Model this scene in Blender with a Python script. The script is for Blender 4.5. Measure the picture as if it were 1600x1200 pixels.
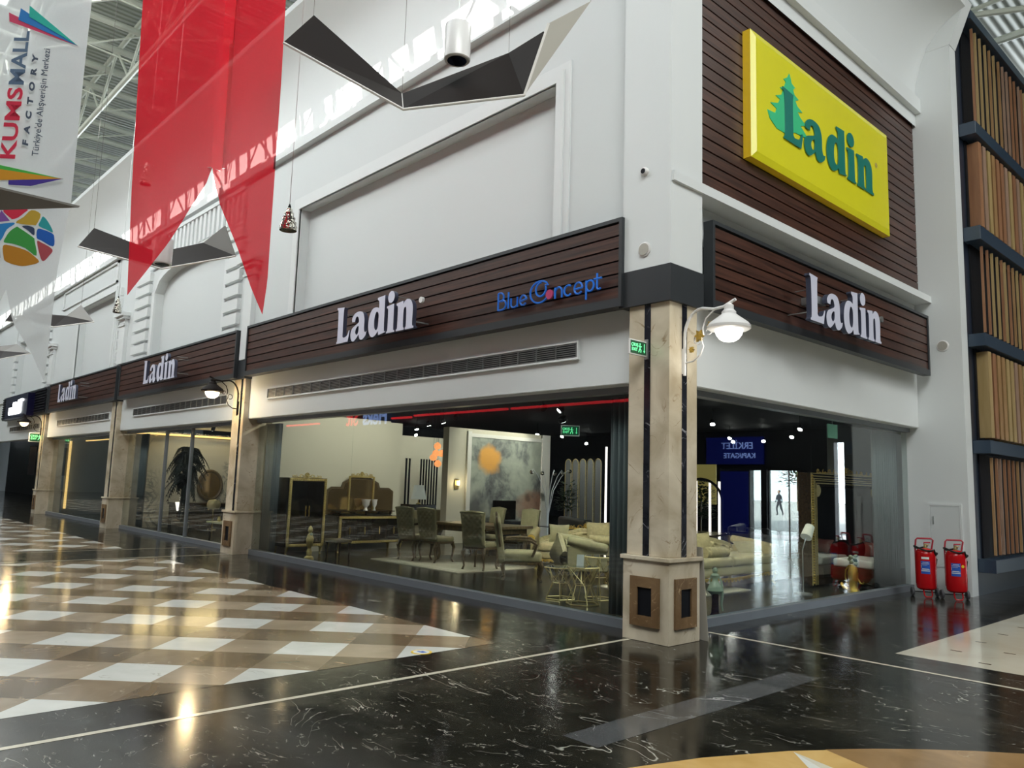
import bpy, bmesh, math, random
from mathutils import Vector, Matrix
random.seed(7)
S = bpy.context.scene
COL = S.collection
PI = math.pi
for o in list(bpy.data.objects):
    bpy.data.objects.remove(o)

# ------------------------------------------------------------------ camera, world, sun, added hall fill lamps, exposure
cam_d = bpy.data.cameras.new('camera'); cam = bpy.data.objects.new('camera', cam_d); COL.objects.link(cam)
_r = Vector((0.68057073, 0.73204254, 0.03061364)); _u = Vector((0.07259915, -0.10895402, 0.99139214)); _f = Vector((-0.72907671, 0.67248995, 0.12729658))
cam.matrix_world = Matrix(((_r.x, _u.x, -_f.x, 4.9215), (_r.y, _u.y, -_f.y, -6.8271), (_r.z, _u.z, -_f.z, 1.6), (0, 0, 0, 1)))
cam_d.sensor_width = 36; cam_d.lens = 1219.78/1600*36; cam_d.clip_end = 300; cam_d.clip_start = 0.05
S.camera = cam
S.view_settings.view_transform = 'Standard'; S.view_settings.look = 'None'
S.view_settings.exposure = -0.16; S.view_settings.gamma = 1.0; S.view_settings.use_curve_mapping = False
W = bpy.data.worlds.new('world'); S.world = W; W.use_nodes = True
W.node_tree.nodes['Background'].inputs[0].default_value = (0.85, 0.93, 1.0, 1)
W.node_tree.nodes['Background'].inputs[1].default_value = 12.0
def light(name, kind, loc, energy, color=(1, 1, 1), direction=(0, 0, -1), size=None, size_y=None, parent=None, **kw):
    d = bpy.data.lights.new(name, kind); d.energy = energy; d.color = color
    if kind == 'AREA':
        d.shape = 'RECTANGLE'; d.size = size; d.size_y = size_y or size
    for k, v in kw.items(): setattr(d, k, v)
    o = bpy.data.objects.new(name, d); COL.objects.link(o); o.location = loc
    o.rotation_euler = Vector(direction).to_track_quat('-Z', 'Y').to_euler()
    if parent: o.parent = parent
    return o
light('sun', 'SUN', (0, -20, 30), 34, (1, .97, .9), (0.18, 1.0, -1.0), angle=0.006)
FILL_COL = (0.97, 1.0, .98)  # unseen area lamps added under the closed roof, in place of top daylight
light('hall_fill_light', 'AREA', (-34, -7.6, 12.4), 1200, FILL_COL, (0, .25, -1), 18, 2.6)
light('hall_fill_light', 'AREA', (-14, -7.6, 12.4), 1600, FILL_COL, (0, .35, -1), 18, 2.6)
light('hall_fill_light', 'AREA', (6.5, -6.0, 12.4), 1850, FILL_COL, (-.25, .3, -1), 8, 5)
light('hall_fill_light', 'AREA', (8.5, 7.0, 12.4), 1600, FILL_COL, (-.4, .0, -1), 5, 14)

# ------------------------------------------------------------------ materials
def nm(name):
    m = bpy.data.materials.new(name); m.use_nodes = True
    nt = m.node_tree; b = nt.nodes['Principled BSDF']
    return m, nt, b
def col(c): return (c[0], c[1], c[2], 1)
def hx(h):
    v = [int(h[i:i+2], 16)/255 for i in (0, 2, 4)]
    return tuple(x/12.92 if x <= .04045 else ((x+.055)/1.055)**2.4 for x in v)
def plain(name, c, rough=.5, metal=0, noise=0.0, scale=6, emis=None, es=0, bump=0, spec=.5, bscale=None):
    m, nt, b = nm(name)
    b.inputs['Base Color'].default_value = col(c); b.inputs['Roughness'].default_value = rough; b.inputs['Metallic'].default_value = metal
    b.inputs['Specular IOR Level'].default_value = spec
    tc = nt.nodes.new('ShaderNodeTexCoord')
    n = nt.nodes.new('ShaderNodeTexNoise'); n.inputs['Scale'].default_value = scale; n.inputs['Detail'].default_value = 4
    nt.links.new(tc.outputs['Object'], n.inputs['Vector'])
    if noise:
        r = nt.nodes.new('ShaderNodeMix'); r.data_type = 'RGBA'
        r.inputs[6].default_value = col([x*(1-noise) for x in c]); r.inputs[7].default_value = col([min(1, x*(1+noise)) for x in c])
        nt.links.new(n.outputs['Fac'], r.inputs[0]); nt.links.new(r.outputs[2], b.inputs['Base Color'])
    if bump:
        n2 = nt.nodes.new('ShaderNodeTexNoise'); n2.inputs['Scale'].default_value = bscale or scale*4
        nt.links.new(tc.outputs['Object'], n2.inputs['Vector'])
        bp = nt.nodes.new('ShaderNodeBump'); bp.inputs['Strength'].default_value = bump; bp.inputs['Distance'].default_value = .02
        nt.links.new(n2.outputs['Fac'], bp.inputs['Height']); nt.links.new(bp.outputs['Normal'], b.inputs['Normal'])
    if emis:
        b.inputs['Emission Color'].default_value = col(emis); b.inputs['Emission Strength'].default_value = es
    return m
def ramp(nt, fac, stops):
    r = nt.nodes.new('ShaderNodeValToRGB'); e = r.color_ramp.elements
    while len(e) < len(stops): e.new(0.5)
    for i, (p, c) in enumerate(stops): e[i].position = p; e[i].color = col(c)
    nt.links.new(fac, r.inputs[0]); return r.outputs[0]
def mixc(nt, fac, a, b_):
    r = nt.nodes.new('ShaderNodeMix'); r.data_type = 'RGBA'
    for sock, v in ((r.inputs[0], fac), (r.inputs[6], a), (r.inputs[7], b_)):
        if hasattr(v, 'is_output'): nt.links.new(v, sock)
        else: sock.default_value = v if isinstance(v, (int, float)) else col(v)
    return r.outputs[2]
def mathn(nt, op, a, b_=None, clamp=False):
    r = nt.nodes.new('ShaderNodeMath'); r.operation = op; r.use_clamp = clamp
    for i, v in enumerate((a, b_)):
        if v is None: continue
        if hasattr(v, 'is_output'): nt.links.new(v, r.inputs[i])
        else: r.inputs[i].default_value = v
    return r.outputs[0]
def noise_n(nt, vec, scale, detail=4, dist=0, rough=.5):
    n = nt.nodes.new('ShaderNodeTexNoise'); n.inputs['Scale'].default_value = scale; n.inputs['Detail'].default_value = detail
    n.inputs['Distortion'].default_value = dist; n.inputs['Roughness'].default_value = rough
    nt.links.new(vec, n.inputs['Vector']); return n.outputs['Fac']
def mapped(nt, scale=(1, 1, 1), rot=(0, 0, 0), loc=(0, 0, 0)):
    tc = nt.nodes.new('ShaderNodeTexCoord'); mp = nt.nodes.new('ShaderNodeMapping')
    mp.inputs['Scale'].default_value = scale; mp.inputs['Rotation'].default_value = rot; mp.inputs['Location'].default_value = loc
    nt.links.new(tc.outputs['Object'], mp.inputs['Vector']); return mp.outputs[0]
def marble(name, c1, c2, vein, rough=.1, scale=1.2, vs=1.6, vw=.012, vmask=.5, tiles=None, off=(0, 0, 0), spec=.5, stretch=(1, 1, 1)):
    m, nt, b = nm(name)
    v = mapped(nt, stretch, loc=off)
    base = ramp(nt, noise_n(nt, v, scale, 6, .6), [(.3, c1), (.7, c2)])
    a = mathn(nt, 'ABSOLUTE', mathn(nt, 'SUBTRACT', noise_n(nt, v, vs, 5, 1.4, .45), .5))
    line = mathn(nt, 'SUBTRACT', 1.0, mathn(nt, 'DIVIDE', a, vw, True), True)
    mask = mathn(nt, 'MULTIPLY', mathn(nt, 'SUBTRACT', noise_n(nt, v, vs*1.7, 2), vmask), 7, True)
    out = mixc(nt, mathn(nt, 'MULTIPLY', line, mask, True), base, vein)
    if tiles:
        vb = mapped(nt)
        br = nt.nodes.new('ShaderNodeTexBrick'); br.inputs['Scale'].default_value = 1
        br.inputs['Mortar Size'].default_value = .0022; br.inputs['Brick Width'].default_value = tiles; br.inputs['Row Height'].default_value = tiles
        br.offset = 0.0
        br.inputs['Color1'].default_value = (.65, .65, .65, 1); br.inputs['Color2'].default_value = (1.45, 1.4, 1.3, 1); br.inputs['Mortar'].default_value = (.35, .35, .35, 1)
        nt.links.new(vb, br.inputs['Vector'])
        mu = nt.nodes.new('ShaderNodeMix'); mu.data_type = 'RGBA'; mu.blend_type = 'MULTIPLY'; mu.inputs[0].default_value = 1
        nt.links.new(out, mu.inputs[6]); nt.links.new(br.outputs['Color'], mu.inputs[7]); out = mu.outputs[2]
    nt.links.new(out, b.inputs['Base Color']); b.inputs['Roughness'].default_value = rough; b.inputs['Specular IOR Level'].default_value = spec
    return m
def wood(name, c1, c2, axis='x', rough=.35, spec=.5, pitch=None, fine=28):
    m, nt, b = nm(name)
    sc = {'x': (1.1, fine, fine), 'y': (fine, 1.1, fine), 'z': (fine, fine, 1.1)}[axis]
    v = mapped(nt, sc)
    f = noise_n(nt, v, 1.0, 5, .4)
    out = ramp(nt, f, [(.3, c1), (.72, c2)])
    if pitch:
        br = nt.nodes.new('ShaderNodeTexCoord'); sp = nt.nodes.new('ShaderNodeSeparateXYZ'); nt.links.new(br.outputs['Object'], sp.inputs[0])
        k = mathn(nt, 'FLOOR', mathn(nt, 'DIVIDE', sp.outputs[pitch[0]], pitch[1]))
        wn = nt.nodes.new('ShaderNodeTexWhiteNoise'); wn.noise_dimensions = '1D'; nt.links.new(k, wn.inputs['W'])
        out = mixc(nt, mathn(nt, 'MULTIPLY', wn.outputs['Value'], .35), out, [x*.45 for x in c1])
    nt.links.new(out, b.inputs['Base Color']); b.inputs['Roughness'].default_value = rough; b.inputs['Specular IOR Level'].default_value = spec
    return m
def glass(name, tint=(.93, .97, .96), base=.045, gain=.95):
    m = bpy.data.materials.new(name); m.use_nodes = True; nt = m.node_tree; nt.nodes.clear()
    o = nt.nodes.new('ShaderNodeOutputMaterial'); mx = nt.nodes.new('ShaderNodeMixShader')
    t = nt.nodes.new('ShaderNodeBsdfTransparent'); t.inputs[0].default_value = col(tint)
    g = nt.nodes.new('ShaderNodeBsdfGlossy'); g.inputs['Roughness'].default_value = 0.0
    lw = nt.nodes.new('ShaderNodeLayerWeight'); lw.inputs[0].default_value = .5
    f = mathn(nt, 'ADD', mathn(nt, 'MULTIPLY', mathn(nt, 'POWER', lw.outputs['Facing'], 4), gain), base, True)
    nt.links.new(f, mx.inputs[0]); nt.links.new(t.outputs[0], mx.inputs[1]); nt.links.new(g.outputs[0], mx.inputs[2]); nt.links.new(mx.outputs[0], o.inputs[0])
    return m
def fabric_see(name, c, transp=.2, tcol=None, rough=.8):
    m = bpy.data.materials.new(name); m.use_nodes = True; nt = m.node_tree; nt.nodes.clear()
    o = nt.nodes.new('ShaderNodeOutputMaterial'); m1 = nt.nodes.new('ShaderNodeMixShader'); m2 = nt.nodes.new('ShaderNodeMixShader')
    d = nt.nodes.new('ShaderNodeBsdfDiffuse'); tr = nt.nodes.new('ShaderNodeBsdfTranslucent'); t = nt.nodes.new('ShaderNodeBsdfTransparent')
    v = mapped(nt, (60, 60, 60)); n = noise_n(nt, v, 1, 2)
    cc = mixc(nt, n, [x*.94 for x in c], c)
    nt.links.new(cc, d.inputs[0]); nt.links.new(cc, tr.inputs[0]); t.inputs[0].default_value = col(tcol or c)
    m1.inputs[0].default_value = .4; m2.inputs[0].default_value = transp
    nt.links.new(d.outputs[0], m1.inputs[1]); nt.links.new(tr.outputs[0], m1.inputs[2]); nt.links.new(m1.outputs[0], m2.inputs[1]); nt.links.new(t.outputs[0], m2.inputs[2]); nt.links.new(m2.outputs[0], o.inputs[0])
    return m
M = {}
M['white'] = plain('white_paint', (.72, .745, .745), .55, noise=.02, scale=.8)
M['cream'] = plain('cream_paint', (.70, .70, .66), .6, noise=.03, scale=.6)
M['upper'] = plain('pale_grey_paint', (.66, .69, .69), .6, noise=.02, scale=.5)
M['shop_wall'] = plain('warm_plaster', (.60, .58, .47), .7, noise=.04, scale=.9)
M['grey_wall'] = plain('grey_shop_wall', (.22, .24, .24), .7, noise=.05, scale=.9)
M['black'] = plain('black_paint', (.005, .006, .009), .6, spec=.2)
M['ceil'] = plain('black_ceiling_paint', (.004, .006, .011), .7, noise=.3, scale=1.5)
M['charcoal'] = plain('charcoal_metal', (.028, .032, .036), .4, noise=.08, scale=3)
M['grey_metal'] = plain('grey_aluminium', (.19, .21, .235), .35, .2, noise=.06, scale=4)
M['steel'] = plain('galvanised_steel', (.45, .47, .47), .35, .8)
M['tube'] = plain('pale_green_white_tube_paint', (.55, .58, .50), .4, noise=.05, scale=2)
M['roof'] = None
M['navy'] = plain('navy_paint', (.012, .020, .038), .35, noise=.12, scale=1.5)
M['navy_edge'] = plain('blue_grey_shelf_paint', (.03, .05, .08), .3)
def black_floor():
    m, nt, b = nm('black_marble')
    v = mapped(nt, (1, 1.7, 1))
    base = ramp(nt, noise_n(nt, v, 1.1, 7, .8, .62), [(.32, (.005, .005, .004)), (.55, (.018, .0165, .012)), (.75, (.045, .042, .032))])
    out = base
    for sc, w, mk, k, off in ((.8, .0035, .47, 1.0, 0), (2.2, .006, .50, .8, 7), (5.0, .012, .55, .5, 3)):
        v2 = mapped(nt, (1, 1.9, 1), (0, 0, .5+off*.13), (off, off*2, 0))
        a = mathn(nt, 'ABSOLUTE', mathn(nt, 'SUBTRACT', noise_n(nt, v2, sc, 4, 1.0, .5), .5))
        line = mathn(nt, 'SUBTRACT', 1.0, mathn(nt, 'DIVIDE', a, w, True), True)
        mask = mathn(nt, 'MULTIPLY', mathn(nt, 'SUBTRACT', noise_n(nt, v2, sc*2.3, 2), mk), 9, True)
        out = mixc(nt, mathn(nt, 'MULTIPLY', mathn(nt, 'MULTIPLY', line, mask, True), k), out, (.38, .38, .34))
    br = nt.nodes.new('ShaderNodeTexBrick'); br.inputs['Scale'].default_value = 1; br.inputs['Mortar Size'].default_value = .002
    br.inputs['Brick Width'].default_value = .6; br.inputs['Row Height'].default_value = .6; br.offset = 0
    br.inputs['Color1'].default_value = (.7, .7, .7, 1); br.inputs['Color2'].default_value = (1.35, 1.33, 1.28, 1); br.inputs['Mortar'].default_value = (.5, .5, .5, 1)
    nt.links.new(mapped(nt, (1, 1, 1), (0, 0, 0), (.3, .2, 0)), br.inputs['Vector'])
    mu = nt.nodes.new('ShaderNodeMix'); mu.data_type = 'RGBA'; mu.blend_type = 'MULTIPLY'; mu.inputs[0].default_value = 1
    nt.links.new(out, mu.inputs[6]); nt.links.new(br.outputs['Color'], mu.inputs[7])
    nt.links.new(mu.outputs[2], b.inputs['Base Color'])
    nt.links.new(ramp(nt, noise_n(nt, v, 2.2, 5, .5), [(.3, (.10, .10, .10)), (.7, (.19, .19, .19))]), b.inputs['Roughness'])
    b.inputs['Specular IOR Level'].default_value = .42
    return m
M['floor_black'] = black_floor()
M['floor_grey'] = marble('grey_marble_strip', (.045, .048, .052), (.085, .089, .094), (.3, .31, .32), .12, 2.4, 1.6, .012, .5, .6)
M['f_white'] = marble('white_marble_tile', (.60, .61, .56), (.74, .75, .70), (.45, .43, .36), .12, 2, 2.3, .01, .55)
M['f_beige'] = marble('beige_marble_tile', (.30, .235, .155), (.42, .335, .235), (.5, .42, .3), .12, 1.6, 2.1, .012, .55)
M['f_tan'] = marble('tan_marble_tile', (.20, .15, .09), (.31, .235, .15), (.45, .36, .25), .12, 1.9, 2.1, .012, .5)
M['f_brown'] = marble('brown_marble_tile', (.11, .078, .042), (.215, .155, .09), (.42, .32, .2), .12, 2.1, 2.1, .014, .5)
M['f_cream'] = marble('cream_marble_tile', (.62, .57, .45), (.72, .68, .56), (.5, .42, .3), .08, 1.1, 1.4, .01, .6)
M['f_line'] = plain('cream_inlay_marble', (.62, .58, .46), .15, noise=.08, scale=5)
M['f_gold'] = marble('honey_marble', (.50, .30, .085), (.66, .44, .17), (.7, .55, .3), .12, 2.2, 2.0, .01, .6)
M['f_umber'] = marble('umber_marble', (.22, .13, .05), (.36, .22, .10), (.5, .36, .2), .12, 2.4, 2.2, .01, .6)
M['col_marble'] = marble('beige_column_marble', (.44, .365, .25), (.74, .665, .52), (.30, .21, .12), .20, 1.9, 2.0, .012, .50)
M['col_black'] = marble('black_inlay_marble', (.008, .009, .012), (.03, .032, .042), (.45, .45, .48), .15, 3, 3, .014, .5)
M['col_brown'] = marble('brown_medallion_marble', (.13, .075, .035), (.24, .15, .075), (.42, .28, .15), .2, 3, 5, .015, .5)
M['plank_x'] = wood('walnut_plank', (.024, .009, .006), (.100, .038, .023), 'x', .42, .4, (2, .155))
M['plank_y'] = wood('walnut_plank', (.028, .0105, .007), (.115, .044, .027), 'y', .36, .5, (2, .155))
M['letter'] = plain('white_acrylic_letter', (.66, .67, .80), .35, noise=.02, scale=9)
M['letter_side'] = plain('letter_return_metal', (.08, .09, .14), .3, .4)
M['yellow'] = plain('yellow_acrylic', (.78, .73, .025), .22, noise=.03, scale=1)
M['yellow_side'] = plain('yellow_return', (.75, .48, .01), .3)
M['green_dark'] = plain('dark_green_film', (.012, .20, .16), .3)
M['green_light'] = plain('light_green_film', (.05, .58, .26), .3)
M['blue_letter'] = plain('blue_letter', (.02, .16, .62), .3, emis=(.02, .2, .9), es=.12)
M['pink'] = plain('pink_disc', (.5, .05, .16), .3)
M['glass'] = glass('shop_glass')
M['glass_table'] = glass('table_glass', (.8, .86, .84), .10, .9)
M['curtain'] = plain('slate_grey_curtain', (.12, .14, .15), .5, noise=.08, scale=8)
M['red_flag'] = fabric_see('red_flag_fabric', (.86, .022, .045), .13, (1, .66, .66))
M['banner'] = fabric_see('white_banner_fabric', (.80, .84, .86), .14, (.95, .97, .98))
M['fold'] = plain('umber_panel_underside', (.013, .009, .008), .65, noise=.1, scale=2, spec=.2)
M['fold_rim'] = plain('white_panel_edge', (.72, .70, .66), .4)
M['fold_light'] = plain('pale_panel_face', (.42, .40, .35), .5)
M['fold_grey'] = plain('grey_panel_face', (.13, .12, .105), .5)
M['lamp_white'] = plain('white_enamel', (.78, .77, .76), .3)
M['lens'] = plain('dark_lens', (.006, .012, .03), .1)
M['globe'] = plain('glowing_opal_globe', (.9, .9, .86), .3, emis=(1, .97, .90), es=5)
M['globe_soft'] = plain('glowing_cream_globe', (.9, .85, .7), .3, emis=(1, .90, .66), es=4.5)
M['globe_warm'] = plain('glowing_warm_globe', (.9, .8, .6), .3, emis=(1, .80, .46), es=5)
M['spot_on'] = plain('lit_spot_lens', (1, 1, 1), .3, emis=(1, .97, .92), es=45)
M['gold'] = plain('gilded_metal', (.66, .45, .10), .3, .85, noise=.35, scale=22, bump=.4)
M['old_gold'] = plain('antique_gold_leaf', (.58, .46, .17), .34, .65, noise=.5, scale=40, bump=.5)
M['brass'] = plain('brass_wire', (.62, .48, .22), .28, .85)
M['chrome'] = plain('crinkled_chrome', (.62, .60, .54), .12, 1, bump=1.0, scale=10, bscale=26)
M['velvet'] = plain('sage_velvet', (.30, .285, .165), .75, noise=.22, scale=14, bump=.2)
M['brocade'] = plain('cream_brocade', (.40, .35, .185), .7, noise=.35, scale=22, bump=.3)
M['leather'] = plain('cream_leather', (.46, .42, .25), .4, noise=.08, scale=6)
M['blackleather'] = plain('black_leather', (.03, .032, .034), .3, noise=.2, scale=5)
M['dark_wood'] = wood('dark_lacquered_wood', (.016, .010, .006), (.045, .028, .016), 'x', .18, .5)
M['mid_wood'] = wood('carved_walnut', (.06, .045, .022), (.14, .10, .05), 'z', .35)
M['dark_glass'] = plain('smoked_cabinet_glass', (.006, .005, .004), .06, spec=.7)
M['mirror'] = plain('tinted_mirror', (.50, .36, .18), .06, .85, noise=.2, scale=3)
M['mirror2'] = plain('silver_mirror', (.55, .56, .56), .02, 1)
M['rug'] = plain('cream_rug', (.42, .40, .31), .9, noise=.1, scale=30)
M['shop_floor'] = plain('polished_brown_stone', (.036, .034, .027), .22, noise=.15, scale=1.3)
M['shade'] = plain('cream_lampshade', (.6, .6, .5), .7, emis=(.8, .85, .75), es=.25)
M['shade_on'] = plain('lit_lampshade', (.9, .85, .8), .7, emis=(1, .88, .82), es=2.2)
M['copper_glass'] = plain('lit_copper_glass', (.7, .3, .12), .15, emis=(1, .36, .12), es=1.3)
M['green_leaf'] = plain('leaf_green', (.015, .045, .012), .5, noise=.4, scale=8)
M['leaf_black'] = plain('dark_palm_leaf', (.006, .011, .007), .5, noise=.4, scale=8)
M['soil'] = plain('pot_clay', (.10, .08, .06), .6)
M['statue_green'] = plain('jade_ceramic', (.34, .42, .30), .25, noise=.15, scale=8)
M['red_paint'] = plain('red_enamel', (.52, .006, .010), .22, noise=.04, scale=6)
M['pink_paint'] = plain('faded_red_frame_paint', (.46, .04, .06), .35)
M['rubber'] = plain('black_rubber', (.012, .012, .013), .5)
M['tyre'] = plain('grey_wheel_rubber', (.10, .10, .11), .6)
M['label_blue'] = plain('blue_label', (.02, .10, .48), .4)
M['label_white'] = plain('white_label', (.75, .76, .76), .4)
M['sticker_yellow'] = plain('yellow_sticker', (.8, .55, .03), .4)
M['exit_green'] = plain('exit_sign_green', (.004, .05, .02), .3, emis=(0, .06, .02), es=.5)
M['exit_glow'] = plain('exit_sign_glow', (.3, 1, .5), .3, emis=(.15, 1, .42), es=.9)
M['neon_red'] = plain('red_neon_strip', (.6, .02, .03), .3, emis=(1, .03, .04), es=3.0)
M['neon_blue'] = plain('blue_neon_letter', (.3, .4, .8), .3, emis=(.35, .5, 1), es=2.2)
M['led_warm'] = plain('warm_led_cove', (.9, .6, .2), .4, emis=(1, .62, .20), es=2.2)
M['yellow_wall'] = plain('ochre_wall_added_glow', (.62, .50, .16), .6, emis=(.6, .5, .15), es=.25)  # the wall is no lamp; its lit look is put in as emission
M['gate_blue'] = plain('blue_gate_sign', (.01, .02, .22), .4, emis=(.01, .02, .3), es=.45)
M['day'] = plain('daylight_glazing', (.9, .95, 1), .4, emis=(.86, .94, 1.0), es=7)
M['sign_black'] = plain('black_sign_box', (.004, .004, .012), .2, emis=(.0, .0, .12), es=.06)
M['sign_white'] = plain('backlit_white', (1, 1, 1), .3, emis=(.95, .97, 1), es=7)
M['skin'] = plain('skin', (.45, .28, .2), .6)
M['dark_cloth'] = plain('dark_cloth', (.02, .022, .03), .8)
M['paper'] = plain('white_card', (.62, .64, .60), .6)
def corrugated():
    m, nt, b = nm('corrugated_roof_sheet')
    v = mapped(nt, (1, 1, 1)); w = nt.nodes.new('ShaderNodeTexWave'); w.wave_type = 'BANDS'; w.bands_direction = 'X'; w.inputs['Scale'].default_value = 1.6
    nt.links.new(v, w.inputs['Vector'])
    out = mixc(nt, w.outputs['Fac'], (.20, .22, .18), (.33, .36, .30))
    nt.links.new(out, b.inputs['Base Color']); b.inputs['Roughness'].default_value = .5
    bp = nt.nodes.new('ShaderNodeBump'); bp.inputs['Strength'].default_value = .7; bp.inputs['Distance'].default_value = .05
    nt.links.new(w.outputs['Fac'], bp.inputs['Height']); nt.links.new(bp.outputs['Normal'], b.inputs['Normal'])
    return m
M['roof'] = corrugated()
def painting_mat():
    m, nt, b = nm('abstract_painted_wallpaper')
    v = mapped(nt, (1, 1, 1))
    base = ramp(nt, noise_n(nt, v, 1.1, 8, .25, .62), [(.36, (.045, .048, .055)), (.45, (.16, .175, .17)), (.52, (.31, .345, .30)), (.66, (.43, .46, .39))])
    def blob(cy, cz, ry, rz, c, cur, k=1.0):
        tc = nt.nodes.new('ShaderNodeTexCoord'); sp = nt.nodes.new('ShaderNodeSeparateXYZ'); nt.links.new(tc.outputs['Object'], sp.inputs[0])
        dy = mathn(nt, 'DIVIDE', mathn(nt, 'SUBTRACT', sp.outputs['Y'], cy), ry); dz = mathn(nt, 'DIVIDE', mathn(nt, 'SUBTRACT', sp.outputs['Z'], cz), rz)
        d = mathn(nt, 'ADD', mathn(nt, 'MULTIPLY', dy, dy), mathn(nt, 'MULTIPLY', dz, dz))
        d = mathn(nt, 'ADD', d, mathn(nt, 'MULTIPLY', mathn(nt, 'SUBTRACT', noise_n(nt, v, 2.6, 5, .3), .5), 2.4))
        f = mathn(nt, 'MULTIPLY', mathn(nt, 'SUBTRACT', 1.25, d, True), k, True)
        return mixc(nt, f, cur, c)
    o = blob(7.55, 2.25, .42, .42, (.72, .36, .07), base)
    o = blob(9.3, .95, .7, .5, (.33, .17, .11), o, .8)
    o = blob(7.1, .75, .5, .6, (.07, .07, .085), o, .8)
    nt.links.new(o, b.inputs['Base Color']); b.inputs['Roughness'].default_value = .7
    return m
M['painting'] = painting_mat()
def floral_mat():
    m, nt, b = nm('grey_floral_wallpaper')
    v = mapped(nt, (1, 1, 1))
    a = mathn(nt, 'ABSOLUTE', mathn(nt, 'SUBTRACT', noise_n(nt, v, 1.6, 5, 2.6), .5))
    line = mathn(nt, 'SUBTRACT', 1.0, mathn(nt, 'DIVIDE', a, .06, True), True)
    msk = mathn(nt, 'MULTIPLY', mathn(nt, 'SUBTRACT', noise_n(nt, v, 1.1, 2), .45), 6, True)
    out = mixc(nt, mathn(nt, 'MULTIPLY', line, msk, True), (.50, .47, .39), (.16, .17, .17))
    nt.links.new(out, b.inputs['Base Color']); b.inputs['Roughness'].default_value = .7
    return m
M['floral'] = floral_mat()
WP = [wood('slat_wood_honey', (.30, .17, .07), (.40, .24, .11), 'z', .4, fine=9), wood('slat_wood_rust', (.26, .12, .06), (.36, .18, .09), 'z', .4, fine=9),
      wood('slat_wood_pinkish', (.30, .19, .13), (.38, .25, .18), 'z', .4, fine=9), wood('slat_wood_ochre', (.36, .25, .10), (.46, .33, .16), 'z', .4, fine=9)]

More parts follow.
